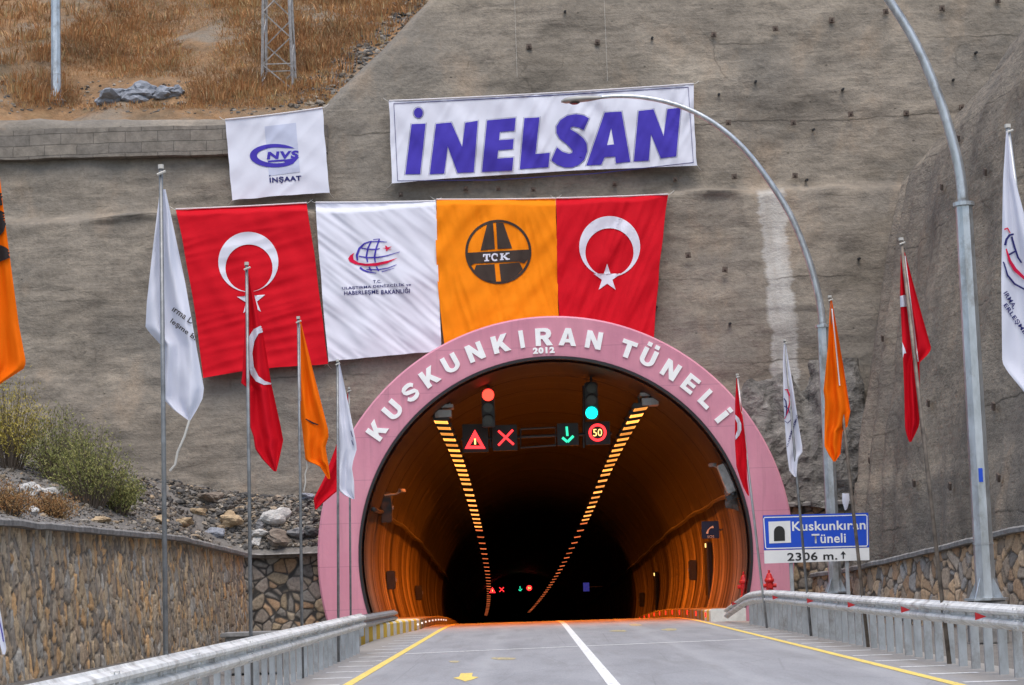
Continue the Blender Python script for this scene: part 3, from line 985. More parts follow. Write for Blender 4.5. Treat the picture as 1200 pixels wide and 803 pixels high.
# ------------------------------------------------------------------ stone retaining walls
def mk_masonry(name, mortar):
    t = NT(name)
    ac = t.n('ShaderNodeAttribute', attribute_name='stone')
    jt = t.n('ShaderNodeAttribute', attribute_name='joint')
    fine = t.noise(t.pos(), 11, 8, .72)
    c = t.mix(.85, ac.outputs['Color'], t.ramp(fine, [(.3, .55), (.5, 1.0), (.72, 1.4)]), 'MULTIPLY')
    c = t.mix(jt.outputs['Fac'], c, mortar)
    big = t.noise(t.pos(), .5, 5, .6)
    c = t.mix(.6, c, t.ramp(big, [(.3, .72), (.7, 1.2)]), 'MULTIPLY')
    run = t.noise(t.pos((1.6, 1.6, .15)), 1.2, 5, .6)
    c = t.mix(t.ramp(run, [(.57, 0.0), (.77, .3)]), c, (.14, .12, .1))
    t.color(c).rough(.92, 0, .15)
    t.bump(fine, .8, .035)
    return t.m
def stone_wall(name, pts, tops, cells, mortar, label, cell=(.42, .4), relief=.09, joint=.16, thick=.5, cop=.12, res=.05, seed=1.0):
    """pts: plan polyline of the face; tops: height at each point; every stone stands out of its mortar bed"""
    L = [0]
    for a, b in zip(pts, pts[1:]): L.append(L[-1] + (Vector(b) - Vector(a)).length)
    steps = max(20, int(L[-1] / res))
    P = []; T = []; D = []
    for k in range(steps + 1):
        d = L[-1] * k / steps
        x = lerp_tab([(l, p[0]) for l, p in zip(L, pts)], d); y = lerp_tab([(l, p[1]) for l, p in zip(L, pts)], d)
        P.append(Vector((x, y, 0))); T.append(lerp_tab(list(zip(L, tops)), d)); D.append(d)
    root = thing(name, (pts[0][0], pts[0][1], 0), label, 'stone wall')
    mb = MB(); rws = []; colr = []; jnt = []
    nz = int(max(tops) / (res * .85))
    for k, (p, t, dd) in enumerate(zip(P, T, D)):
        d = (P[min(k + 6, steps)] - P[max(k - 6, 0)]).normalized()
        nr = Vector((d.y, -d.x, 0))
        face = []
        for q in range(nz + 1):
            z = -.2 + (t - cop + .25) * q / nz
            u = dd / cell[0] + .35 * noise.noise(Vector((dd * 1.3, z * 1.3, seed)))
            v = z / cell[1] + .35 * noise.noise(Vector((dd * 1.3, z * 1.3, seed + 20)))
            ds, ps = noise.voronoi(Vector((u, v, seed)))
            e = ds[1] - ds[0]
            c0 = ps[0]
            r1 = noise.cell(c0 * 7.31 + Vector((.13, .7, .2))); r2 = noise.cell(c0 * 11.7 + Vector((3.1, .3, .9))); r3 = noise.cell(c0 * 5.9 + Vector((1.1, 5.3, .4)))
            r1, r2, r3 = (r1 + 1) / 2 % 1.0, (r2 + 1) / 2 % 1.0, (r3 + 1) / 2 % 1.0
            up = sstep(.0, joint * 1.5, e)
            hgt = relief * up * (.45 + .55 * r1) + up * ((u - c0.x) * (r2 - .5) + (v - c0.y) * (r3 - .5)) * relief * 1.4 + .012 * noise.noise(Vector((dd * 9, z * 9, seed)))
            face.append(p + nr * (hgt - .06 * z) + Vector((0, 0, z)))
            cc = cells[int(r2 * 997) % len(cells)]; m_ = .75 + .5 * r3
            colr += [cc[0] * m_, cc[1] * m_, cc[2] * m_, 1.0]
            jnt.append(1 - sstep(joint * .25, joint, e))
        for bk in (Vector((0, 0, t - cop)), Vector((0, 0, -.2))):
            face.append(p - nr * thick + bk); colr += [.2, .2, .2, 1]; jnt.append(1.0)
        rws.append(face)
    mb.grid(rws)
    o = mb.build('masonry', mk_masonry(name + '_masonry', mortar), root, smooth=True)
    o.data.attributes.new('stone', 'FLOAT_COLOR', 'POINT').data.foreach_set('color', colr)
    o.data.attributes.new('joint', 'FLOAT', 'POINT').data.foreach_set('value', jnt)
    cb = MB()
    st = max(1, steps // 140)
    path = [Vector((p.x, p.y, t - cop + .035 * fbm(p.x * .8 + p.y * .8, 1, 2, 3))) for p, t in list(zip(P, T))[::st]]
    oh = relief + .02
    cb.sweep(path, [(oh - .1, 0.003), (oh, 0.01), (oh + .005, cop * .8), (oh - .04, cop + .015), (-thick - .05, cop + .01), (-thick - .05, 0.003)])
    cb.build('coping', M['coping'], root, recalc=True)
    return root
C_LEFT = [(.50, .375, .24), (.42, .345, .26), (.32, .275, .225), (.55, .41, .26), (.48, .38, .27), (.38, .285, .2), (.60, .37, .185), (.42, .385, .335), (.27, .225, .18), (.46, .345, .235)]
C_RIGHT = [(.46, .31, .19), (.37, .285, .21), (.53, .36, .22), (.31, .27, .23), (.47, .385, .30), (.40, .26, .16), (.57, .41, .27), (.36, .33, .30)]
C_POLY = [(.34, .28, .21), (.27, .245, .215), (.38, .30, .205), (.30, .255, .215), (.40, .27, .17), (.25, .23, .205)]
# face normal must look at the road: side = right of the walking direction
LW = [(-8.9, 24), (-8.6, 30), (-8.3, 40), (-8.15, 48), (-8.1, 54), (-8.1, 59.6)]
stone_wall('stone_wall', LW, [2.62, 2.60, 2.60, 2.62, 2.48, 2.36], C_LEFT, (.15, .13, .11), 'long brown stone retaining wall with grey coping left of the road', (.22, .37), .05, .085, res=.042, seed=1.0)
pl, pr = at(296, 651, 60.9), at(384, 648, 60.9)
stone_wall('stone_wall', [(-8.35, 60.25), (-8.0, 60.75), (-7.5, 60.95), (-5.6, 61.0)], [2.36, 2.34, 2.32, 2.34], C_POLY, (.06, .057, .054), 'short wall of polygonal stones with dark joints filling the gap left of the tunnel portal', (.34, .34), .045, .14, res=.028, seed=4.0)
RW = [(8.35, 60.6), (8.75, 57.5), (9.3, 52), (10.35, 43.5), (11.6, 33), (12.2, 26)]
stone_wall('stone_wall', RW, [1.25, 1.35, 1.62, 2.12, 2.6, 2.9], C_RIGHT, (.12, .10, .082), 'orange brown stone wall with pale coping right of the road beneath the sprayed concrete slope', (.42, .38), .055, .09, res=.045, seed=7.0)
stone_wall('stone_wall', [(7.3, 61.3), (8.4, 61.35), (10.3, 61.2)], [3.38, 3.38, 3.38], C_POLY, (.06, .057, .054), 'small wall of dark jointed polygonal stones behind the blue tunnel sign', (.36, .36), .045, .15, res=.035, seed=9.0)

# ------------------------------------------------------------------ rubble slope left, small one right
def rubz(x, y):
    d = -8.35 - x                         # distance behind the roadside wall
    e = max(d, (y - 60.9) * 1.9)          # distance behind the nearer of the two walls
    z = 2.30 + max(0, d) * .33 * (1 - .4 * sstep(50, 61, y)) + 1.85 * sstep(0, 3.6, e) * sstep(49, 61, y)
    return z + .2 * fbm(x * .6, y * .6, 8, 4) * min(1, max(0, e))
rb = MB()
rb.grid([[(min(x, lerp_tab([(24, -9.15), (30, -8.85), (40, -8.55), (48, -8.4), (54, -8.35)], y)), y, rubz(x, y)) for x in [-30 + .4 * k for k in range(55)]] for y in [24 + .5 * k for k in range(78)]])
rb2 = MB()
rb2.grid([[(x, y, rubz(x, y)) for x in [-8.6 + .35 * k for k in range(10)]] for y in [60.5 + .3 * k for k in range(9)]])
struct(rb, 'embankment', M['soil'], smooth=True)
struct(rb2, 'embankment', M['soil'], smooth=True)
def rub_hit(px, py):
    d = ray(px, py)
    Y = 26.0
    while Y < 63.5:
        p = CAM + d * (Y / d.y)
        ok = p.x < -8.75 or Y > 61.3
        if ok and rubz(p.x, p.y) >= p.z: return Vector((p.x, p.y, rubz(p.x, p.y)))
        Y += .05
    return None
rk = MB()
k = 0
tries = 0
while k < 9000 and tries < 32000:
    tries += 1
    px = rg.uniform(-10, 398); py = rg.uniform(470, 655)
    p = rub_hit(px, py)
    if p is None: continue
    if px < 150 and rg.random() < .5: continue
    rock_mesh(rk, p + Vector((0, 0, .01)), rg.choice((.03, .035, .04, .05, .06, .08, .13)) * rg.uniform(.55, 1.1) * (p.y / 62) ** 1.5, rg, 1)
    k += 1
tag(rk.build('rubble', M['rocks']), 'grey broken rock rubble heaped between the stone wall and the rock face', 'rubble', kind='stuff')
# right of the portal, above the polygonal wall: rough sprayed rock
def mk_rough():
    t = NT('rough_sprayed_rock')
    a_ = t.noise(t.pos((1, 1, 1.4)), 2.2, 10, .72, .5)
    c = t.ramp(a_, [(.34, (.07, .067, .063)), (.48, (.19, .18, .168)), (.6, (.27, .255, .235)), (.7, (.45, .44, .42))])
    t.color(c).rough(.95, 0, .1)
    t.bump(a_, 1.0, .3)
    return t.m
M['rough'] = mk_rough()
rk = MB()
rows2 = []
for q in range(41):
    t_ = q / 40
    rows2.append([Vector((x, 61.4 + 1.15 * t_ + 2.2 * max(0, t_ - .5 - .9 * fbm(x * .55, 3, 3, 3)), 3.2 + 4.6 * t_)) + Vector((.12 * fbm(x * 2, t_ * 8, 1, 3), -.5 * fbm(x * 1.3, t_ * 6, 2, 5) - .1, .25 * fbm(x * .8, t_ * 2, 6, 3))) for x in [6.0 + .1 * k for k in range(46)]])
rk.grid(rows2)
tag(rk.build('rough_rock_patch', M['rough']), 'rough dark sprayed rock between the pink portal and the side slope', 'rock patch')

BOULD = [(214, 616, .30, 'rock_tan', 'squarish tan boulder beside the tall flagpole on the left, just above the wall coping'),
         (232, 604, .25, 'rock_tan', 'upright tan boulder left of the long flat slab in the rubble'),
         (270, 615, .40, 'rock_tan', 'long flat tan slab of rock lying in the rubble'),
         (323, 612, .36, 'rock_pale', 'large pale speckled boulder in the rubble between two flagpoles'),
         (300, 639, .22, 'rock_pale', 'small white boulder resting just above the lowest stretch of wall coping'),
         (303, 628, .22, 'rock_pale', 'pale boulder stacked above the small white one'),
         (304, 618, .20, 'rock_grey', 'grey boulder left of the large pale speckled one'),
         (331, 634, .40, 'rock_brown', 'big brown grey boulder below the large pale speckled one'),
         (348, 628, .26, 'rock_grey', 'rough grey boulder left of the flagpole with the orange flag'),
         (364, 628, .32, 'rock_dark', 'dark boulder next to the pink portal'),
         (247, 588, .34, 'rock_brown', 'brown slab of rock high in the rubble left of the red flag'),
         (360, 584, .22, 'rock_blue', 'flat blue grey stone at the top of the rubble beside the portal'),
         (250, 629, .30, 'rock_blue', 'dark slate lump behind the sloping part of the coping'),
         (33, 578, .30, 'rock_pale', 'white rock among rusty brush at the far left'),
         (55, 579, .26, 'rock_pale', 'pale rock right of the white rock among the rusty brush'),
         (36, 600, .22, 'rock_pale', 'small pale rock below the white rock at the far left'),
         (118, 612, .26, 'rock_tan', 'pinkish tan slab sitting on the wall coping under the green shrub'),
         (186, 612, .26, 'rock_tan', 'tan stone on the wall coping left of the tall flagpole'),
         (154, 549, .3, 'rock_brown', 'brown angular rock at the upper edge of the rubble beside the green shrub')]
for px, py, s, mt, lab in BOULD:
    p = rub_hit(px, py)
    if p is None: p = rub_hit(px, py - 10)
    if p is None: continue
    mb = MB()
    s *= (p.y / 60)
    rock_mesh(mb, p + Vector((0, 0, s * .2)), s, random.Random(int(px * 7)), 3)
    tag(mb.build('boulder', M[mt]), lab, 'boulder', 'boulders in the rubble')

# ------------------------------------------------------------------ shrubs
def shrub(base, w, h, n, leafmat, label, seed, leaf=.05):
    rr = random.Random(seed)
    root = thing('shrub', base, label, 'shrub', 'shrubs above the left wall')
    st = MB(); lf = MB()
    for i in range(n):
        a = rr.uniform(0, 2 * PI); q = math.sqrt(rr.random())
        tip = base + Vector((q * w * math.cos(a), q * w * .8 * math.sin(a), h * (1 - .5 * q * q) * rr.uniform(.5, 1.15)))
        b0 = base + Vector((q * w * .25 * math.cos(a), q * w * .25 * math.sin(a), -.1))
        mid = b0.lerp(tip, .5) + Vector((0, 0, h * .1))
        st.tube([b0, mid, tip], [.014, .009, .003], 4, cap=False)
        nl = 44
        for k in range(nl):
            t = .25 + .75 * rr.random()
            p = b0.lerp(mid, t * 2) if t < .5 else mid.lerp(tip, t * 2 - 1)
            p = p + Vector((rr.gauss(0, .12), rr.gauss(0, .12), rr.gauss(0, .1)))
            d = Vector((rr.gauss(0, .5), rr.gauss(0, .5), rr.uniform(.2, 1.1))).normalized() * leaf * rr.uniform(.8, 2.0)
            s_ = d.orthogonal().normalized() * leaf * rr.uniform(.16, .3)
            lf.add([p - s_, p + s_, p + d], [(0, 1, 2)])
    st.build('stem', M['twig'], root)
    lf.build('foliage', leafmat, root)
    return root
SH = [(12, 548, 1.0, 2.0, 80, 'leaf_yellow', 'tall yellow green shrub at the far left edge above the wall'),
      (70, 566, .95, 1.65, 75, 'leaf_green', 'grey green shrub between the yellow one and the bushy green one'),
      (108, 592, 1.0, 1.75, 95, 'leaf_green', 'bushy green shrub leaning over the middle of the coping'),
      (140, 602, .55, 1.1, 55, 'leaf_green', 'small green shrub nearest the rubble'),
      (10, 602, .7, .65, 50, 'leaf_rust', 'rusty brown low bush at the far left above the coping'),
      (62, 606, .6, .5, 45, 'leaf_rust', 'rusty brown low bush in front of the green shrubs'),
      (30, 520, .7, 1.3, 40, 'leaf_yellow', 'smaller yellow shrub behind the grey green one'),]
for i, (px, py, w, hh, n, mt, lab) in enumerate(SH):
    p = rub_hit(px, py)
    if p is None: p = rub_hit(px, py - 12)
    if p is None: continue
    k = p.y / 45.0
    shrub(p, w * k, hh * k, int(n * 1.2), M[mt], lab, 40 + i, .05 * k)

# ------------------------------------------------------------------ tunnel portal and lining
tp = thing('tunnel_portal', (TX, Y_IN, 0), 'pink ring shaped concrete tunnel portal with white raised letters', 'tunnel portal')
RI, RO = 5.70, 6.95
def ring_pts(rad, y, n=96, lo=-19.0, zfloor=-.1):
    a0 = lo; a1 = 180 - lo
    out = []
    for k in range(n + 1):
        a = R(a0 + (a1 - a0) * k / n)
        out.append(Vector((TX + rad * math.cos(a), y, TZ + rad * math.sin(a))))
    return out
mb = MB()
mb.grid([ring_pts(RI + .02, Y_IN + 2.4, lo=-22.5), ring_pts(RI + .02, Y_IN + .04, lo=-22.5), ring_pts(RI + .06, Y_IN, lo=-22.3), ring_pts(RO - .05, Y_IN, lo=-18.4), ring_pts(RO, Y_IN + .05, lo=-18.2), ring_pts(RO, Y_IN + 4.6, lo=-18.2)])
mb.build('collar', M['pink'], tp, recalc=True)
mb = MB()
mb.grid([ring_pts(RI + .045, Y_IN - .02, lo=-22.4), ring_pts(RI - .03, Y_IN - .02, lo=-22.4), ring_pts(RI - .03, Y_IN + .3, lo=-22.4)])
mb.build('drip_edge', M['black'], tp)
# letters on the ring: heavy block capitals drawn in a unit box
_ua = lambda r, k: [(.5 + r * math.cos(R(180 + 180 * q / k)), .36 + r * (.36 / .5 if r == .5 else .85) * math.sin(R(180 + 180 * q / k))) for q in range(k + 1)]
GLYPH = {'E': ([(0, 0), (1, 0), (1, .22), (.34, .22), (.34, .39), (.92, .39), (.92, .6), (.34, .6), (.34, .78), (1, .78), (1, 1), (0, 1)],),
         'L': ([(0, 0), (1, 0), (1, .24), (.36, .24), (.36, 1), (0, 1)],), '|': ([(0, 0), (1, 0), (1, 1), (0, 1)],),
         'T': ([(.33, 0), (.67, 0), (.67, .76), (1, .76), (1, 1), (0, 1), (0, .76), (.33, .76)],),
         'N': ([(0, 0), (.3, 0), (.3, .54), (.69, 0), (1, 0), (1, 1), (.7, 1), (.7, .46), (.31, 1), (0, 1)],),
         'K': ([(0, 0), (.31, 0), (.31, .26), (.41, .38), (.64, 0), (1, 0), (.62, .58), (.97, 1), (.6, 1), (.31, .62), (.31, 1), (0, 1)],),
         'U': ([(0, 1)] + _ua(.5, 14) + [(1, 1), (.69, 1)] + _ua(.19, 10)[::-1] + [(.31, 1)],),
         'A': ([(0, 0), (.29, 0), (.36, .18), (.64, .18), (.71, 0), (1, 0), (.66, 1), (.34, 1)], [(.42, .38), (.58, .38), (.5, .72)]),
         'R': ([(0, 0), (.31, 0), (.31, .38), (.4, .38), (.66, 0), (1.02, 0), (.76, .4), (.9, .5), (.96, .68), (.9, .87), (.76, .97), (.6, 1), (0, 1)], [(.31, .58), (.54, .58), (.64, .64), (.64, .74), (.54, .8), (.31, .8)])}
_sp = [(.93, .70), (.84, .82), (.68, .885), (.5, .895), (.32, .875), (.19, .80), (.17, .70), (.24, .60), (.42, .54), (.6, .48), (.78, .42), (.84, .31), (.79, .19), (.65, .12), (.48, .10), (.3, .12), (.15, .20), (.07, .32)]
GLYPH['I'] = GLYPH['•'] = GLYPH['|']
mb = MB()
def ring_letter(ch, px, py, w, hgt, bold=.08, rad_px=None, flat=False, dl=0.0):
    p = at(px, py, Y_IN)
    a = math.atan2(p.x - TX, p.z - TZ)
    q = 6.33 if rad_px is None else rad_px
    c = Vector((TX + q * math.sin(a), Y_IN - .035, TZ + q * math.cos(a)))
    if flat: a = R(-1.0)
    c = c + Vector((math.cos(a), 0, -math.sin(a))) * dl
    ux = Vector((math.cos(a), 0, -math.sin(a))); uz = Vector((math.sin(a), 0, math.cos(a)))
    if ch == 'S': vs, fs = stroke(_sp, .235)
    elif ch in GLYPH: vs, fs = poly_tris(*GLYPH[ch])
    else: vs, fs, asp = text_tris(ch, bold)
    n = len(vs)
    P = [c + ux * (u - .5) * w + uz * (v - .5) * hgt for u, v in vs]
    mb.add(P, fs)
    # sides give the letters their thickness
    edges = {}
    for f in fs:
        for i in range(len(f)):
            e = (f[i], f[(i + 1) % len(f)])
            if (e[1], e[0]) in edges: del edges[(e[1], e[0])]
            else: edges[e] = 1
    for (i, j) in edges:
        mb.add([P[i], P[j], P[j] + Vector((0, .035, 0)), P[i] + Vector((0, .035, 0))], [(0, 1, 2, 3)])
for ch, px, py, w in (('K', 441, 503.6, .50), ('U', 457.8, 478.4, .50), ('S', 479, 457.6, .47), ('K', 501.8, 439, .52), ('U', 526.7, 423, .50), ('N', 555.6, 409.5, .52), ('K', 586, 400, .54),
                      ('I', 610.8, 394.4, .14), ('R', 637, 391.7, .52), ('A', 665.5, 391.7, .54), ('N', 696.8, 394.4, .50), ('T', 737.8, 404.5, .48), ('U', 762.4, 413.5, .48), ('N', 786.5, 433, .50),
                      ('E', 809, 450, .42), ('L', 829, 468.5, .40)):
    if ch == 'T':
        mb.build('lettering', M['paint_white'], tp)
        mb = MB()
    ring_letter(ch, px, py, w * .95, .52, .10)
ring_letter('|', 848.5, 486.5, .16, .44, rad_px=6.28)
ring_letter('•', 848.5, 486.5, .16, .12, rad_px=6.60)
for q in (-.12, .12): ring_letter('•', 762.4, 413.5, .14, .12, rad_px=6.71, dl=q)
mb.build('lettering', M['paint_white'], tp)
mb = MB()
ring_letter('2012', 637, 408, .64, .19, .06, 5.93, True)
mb.build('year_number', M['paint_white'], tp)

# lining
def sect(rad, y, n=64, lo=-28.0):
    out = []
    for k in range(n + 1):
        a = R(lo + (180 - 2 * lo) * k / n)
        out.append(Vector((TX + xo(y) + rad * math.cos(a), y, TZ + zr(y) + rad * math.sin(a))))
    return out
mb = MB()
rws = []
y = Y_IN + .3
while y < END:
    rws += [sect(5.62, y), sect(5.62, y + 3.9), sect(5.70, y + 3.92), sect(5.70, y + 3.98)]
    y += 4.0
mb.grid(rws)
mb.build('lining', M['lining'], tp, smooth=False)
mb = MB()
c = sect(5.75, END - .5)
mb.add(c, [tuple(range(len(c)))])
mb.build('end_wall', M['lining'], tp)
for sx in (-1, 1):
    mb = MB()
    ysn = ystations(Y_IN + .35, END, 3)
    path = [Vector(((-3.18 if sx < 0 else 5.12) + xo(y), y, zr(y))) for y in ysn]
    prof = [(0, -.3), (0, .27), (.03 * sx, .30), (3.0 * sx, .30), (3.0 * sx, -.3)]
    mb.sweep(path, prof)
    mb.build('walkway', M['stripes_dim'], tp, recalc=True)
    # cable conduit along the lining with brackets
    zc = 1.45 if sx < 0 else 1.55
    xr = math.sqrt(5.52 ** 2 - zc ** 2)
    mb = MB()
    mb.tube([Vector((TX + xo(y) + sx * xr, y, TZ + zr(y) + zc + (.05 if int(y) % 2 else 0))) for y in ystations(Y_IN + .5, 200, 1.7)], .07, 6)
    mb.build('cable_conduit', M['dark_metal'], tp, smooth=True)

# sodium lamps, two rows
def lamp_proto(emi):
    root = thing('tunnel_lamp', (0, 0, 0), 'sodium tunnel lamp glowing orange', 'tunnel lamp')
    MB().box((0, 0, .09), (.5, 1.0, .16)).build('housing', M['dark_metal'], root, bevel=.02)
    d = MB()
    for k, w_ in ((0, .10), (1, .06), (2, .08)):
        d.box((0, -.40 + .36 * k, -.003), (.36, w_, .014))
    for q in (-.19, .19): d.box((q, -.03, .004), (.025, .92, .012))
    d.build('diffuser', M[emi], root)
    MB().box((0, 0, .30), (.05, .05, .26)).build('bracket', M['dark_metal'], root)
    pw = {'sodium_bright': 560, 'sodium_mid': 190, 'sodium_dim': 0}[emi]
    if pw:
        sp = bpy.data.lights.new('sodium_glow', 'SPOT')
        sp.energy = pw; sp.color = (1, .205, .01); sp.spot_size = R(124); sp.spot_blend = .7; sp.shadow_soft_size = .12
        so = bpy.data.objects.new('sodium_glow', sp); col.objects.link(so)
        so.location = (0, 0, -.15); so.parent = root
    return root
def row_tab(first, second):
    out = []
    y = 63.0
    while y < 90: out.append((y, 'sodium_bright')); y += 2.3
    while y < 120: out.append((y, 'sodium_mid')); y += 3.0
    while y < 300: out.append((y, 'sodium_dim')); y += 6.0
    return out
protos = {}
for side_name, dx, dz, tilt in (('left', -3.35, 4.15, 4), ('right', 2.80, 4.36, -7)):
    for i, (y, e) in enumerate(row_tab(0, 0)):
        if e not in protos:
            protos[e] = lamp_proto(e); o = protos[e]
        else:
            o = copy_tree(protos[e])
        o.location = (TX + xo(y) + dx, y, TZ + zr(y) + dz)
        sl = (zr(y + 1) - zr(y - 1)) / 2
        o.rotation_euler = (math.atan(sl), R(tilt), 0)
        o['label'] = {'sodium_bright': 'bright orange slatted sodium lamp near the portal in the %s ceiling row', 'sodium_mid': 'orange sodium lamp past the bright zone in the %s ceiling row',
                      'sodium_dim': 'dim reddish sodium lamp deep inside the tunnel in the %s ceiling row'}[e] % side_name
        o['group'] = 'tunnel lamps of the %s row, %s zone' % (side_name, {'sodium_bright': 'bright', 'sodium_mid': 'middle', 'sodium_dim': 'deep'}[e])
# hangers at the head of each row
for px, py, sx, nm in ((519, 476, -1, 'left'), (762, 462, 1, 'right')):
    p = at(px, py, 62.3)
    root = thing('cable_tray', p, 'grey steel cable tray end hanging above the first lamp of the %s row' % nm, 'cable tray', 'cable tray ends')
    MB().box(p + Vector((0, .4, 0)), (.62, .9, .10)).build('tray', M['galv'], root)
    MB().box(p + Vector((0, .35, -.22)), (.5, .6, .22)).build('junction_box', M['galv'], root)
    for q in (-.2, .2):
        MB().box(p + Vector((q, .3, .45)), (.05, .05, .85)).build('hanger', M['galv'], root)

# lane signal gantry
def plane_S(Y):
    return lambda x, y: at(x, y, Y)
def gantry(Y, scale, cx, cy, label):
    """scale: size relative to the near one seen at (628, 513)"""
    T = lambda x, y: (cx + (x - 628) * scale, cy + (y - 513) * scale)
    S = plane_S(Y)
    c = at(*T(628, 513), Y)
    root = thing('lane_signal_gantry', c, label, 'signal gantry', 'lane signal gantries')
    k = (Y / 2400) * scale
    def panel(x0, y0, x1, y1, lab):
        a = at(*T((x0 + x1) / 2, (y0 + y1) / 2), Y)
        o = MB().box(a + Vector((0, .17, 0)), ((x1 - x0) * k, .3, (y1 - y0) * k)).build('display_panel', M['black'], root, label=lab)
        return o
    def sym(shape, mat, parent, nm):
        vs, fs = shape
        lay(([T(*v) for v in vs], fs), S, nm, M[mat], parent, off=.02, maxe=50)
    p = panel(542, 497, 572, 530, 'panel showing a red warning triangle')
    tri = poly_tris([(556.5, 503.5), (569, 526), (544.5, 526)], [(556.5, 512.5), (563, 522.5), (550.5, 522.5)])
    sym(tri, 'led_red', p, 'warning_triangle')
    sym(stroke([(556.6, 514), (556.9, 521)], 2.0), 'led_amber', p, 'warning_mark')
    p = panel(577, 498, 606, 528, 'panel showing a red cross')
    sym(merge(stroke([(584, 505), (602, 521)], 2.6), stroke([(601, 504), (584, 522)], 2.6)), 'led_red', p, 'red_cross')
    p = panel(653, 496, 678, 522, 'panel showing a green down arrow')
    sym(merge(stroke([(664, 500), (665, 511)], 2.7), stroke([(659, 513), (665, 518)], 3), stroke([(672, 511), (665, 518)], 3)), 'led_green', p, 'down_arrow')
    p = panel(686, 494, 715, 521, 'panel showing the speed limit 50')
    sym(poly_tris(arc(700.3, 507, 10.5, 10.5, 0, 345, 24), arc(700.3, 507, 7.4, 7.4, 0, 345, 24)), 'led_red', p, 'limit_ring')
    sym(text_at('50', 700.3, 507, 10.5, 8.5, -2, .0), 'led_amber', p, 'limit_number')
    fr = MB()
    a = at(*T(610, 503), Y + .2); b = at(*T(651, 501), Y + .2); d = at(*T(651, 522), Y + .2); e = at(*T(610, 525), Y + .2)
    fr.tube([a, b, d, e, a], .035, 6)
    fr.tube([at(*T(540, 515), Y + .35), at(*T(717, 508), Y + .35)], .05, 6)
    fr.build('frame', M['dark_metal'], root)
    for x in (575, 684):
        MB().tube([at(*T(x, 525), Y + .4), at(*T(x, 452), Y + .4)], .04, 6).build('hanger', M['dark_metal'], root)
gantry(64.0, 1.0, 628, 513, 'overhead lane signals at the tunnel mouth: warning triangle, red cross, green arrow and 50')
gantry(205.0, .30, 598.5, 691, 'second set of lane signals glowing small deep inside the tunnel')

# traffic signals
def signal(px, ys, lit, Y, label, mats):
    a = at(px, ys[0], Y); b = at(px, ys[2], Y)
    s = (a.z - b.z) / 2
    root = thing('traffic_light', b, label, 'traffic light')
    mid = (a + b) / 2
    MB().box(mid + Vector((0, .14, 0)), (.40, .26, s * 3.0)).build('housing', M['dark_metal'], root, bevel=.03)
    MB().tube([a + Vector((0, .14, s * .4)), a + Vector((0, .14, s * 1.6 + .4))], .04, 6).build('hanger', M['dark_metal'], root)
    for i, yy in enumerate(ys):
        p = at(px, yy, Y)
        n = 20
        ln = MB()
        ln.tube([p + Vector((0, .02, 0)), p + Vector((0, -.012, 0))], .185 if i == lit else .15, n)
        ln.build('lens', M[mats] if i == lit else M['lens_off'], root, label=('lit lens' if i == lit else None))
        vz = MB()
        pts = []
        for q in range(13):
            w = R(15 + 150 * q / 12)
            pts.append((p + Vector((.19 * math.cos(w), 0, .19 * math.sin(w))), p + Vector((.2 * math.cos(w), -.18, .2 * math.sin(w)))))
        vz.grid([[x[0] for x in pts], [x[1] for x in pts]])
        vz.build('visor', M['black'], root)
signal(572.0, (463, 478, 493), 0, 63.2, 'traffic light with its top red lens lit above the red cross', 'lens_red')
signal(693.3, (455, 469.5, 484), 2, 63.2, 'traffic light with its bottom green lens lit above the 50 sign', 'lens_green')

# things on the tunnel walls
def wall_pt(sx, z, y, inset=0.0):
    dz = z - TZ
    xr = math.sqrt(max(.1, (5.6 - inset) ** 2 - dz ** 2))
    return Vector((TX + xo(y) + sx * xr, y, z + zr(y)))
def cabinet(sx, z, y, size, label, mat='dark_metal', nm='wall_cabinet'):
    p = wall_pt(sx, z, y, size[0] * .5)
    root = thing(nm, p, label, 'cabinet', 'boxes on the tunnel walls')
    MB().box(p, size).build('case', M[mat], root, bevel=.015)
    MB().box(p + Vector((-sx * (size[0] / 2 + .012), 0, 0)), (.02, size[1] * .86, size[2] * .9)).build('door', M[mat], root)
    MB().box(p + Vector((-sx * (size[0] / 2 + .03), size[1] * .3, 0)), (.03, .03, .12)).build('handle', M['galv'], root)
    return root
def Yfor(px, sx, z):
    best = None
    for k in range(500):
        y = 60.5 + k * .25
        p = wall_pt(sx, z, y, .15)
        q = p - CAM
        u = 600 + F * (XV.x * q.x + YV.x * q.y + ZV.x * q.z) / -(XV.z * q.x + YV.z * q.y + ZV.z * q.z)
        if best is None or abs(u - px) < best[0]: best = (abs(u - px), y)
    return best[1]
cabinet(-1, 3.75, Yfor(453, -1, 3.75), (.3, .7, .95), 'tall grey box above the cable on the left tunnel wall')
cabinet(-1, 1.55, Yfor(459, -1, 1.55), (.26, .5, .62), 'small dark box below the cable on the left tunnel wall, nearer the portal')
cabinet(-1, 1.45, Yfor(491, -1, 1.45), (.26, .5, .62), 'small dark box below the cable on the left tunnel wall, farther in')
cabinet(1, 1.75, Yfor(811, 1, 1.75), (.26, .5, .75), 'small dark box on the right tunnel wall between two tall doors')
cabinet(1, 1.6, Yfor(752, 1, 1.6), (.26, .5, .75), 'small dark box on the right tunnel wall left of the farther door')
def door(px, label):
    y = Yfor(px, 1, 1.4)
    p = wall_pt(1, 1.4, y, .04)
    root = thing('niche_door', p - Vector((0, 0, 1.1)), label, 'door', 'tall doors in the tunnel wall')
    MB().box(p, (.14, 1.6, 2.35)).build('leaf', M['black'], root, bevel=.02)
    MB().box(p + Vector((-.09, -.83, 0)), (.06, .09, 2.35)).build('frame', M['dark_metal'], root)
    MB().box(p + Vector((-.12, -.7, 1.05)), (.06, .1, .14)).build('pilot_lamp', M['led_amber'], root)
door(827, 'tall dark door in the right tunnel wall nearest the portal')
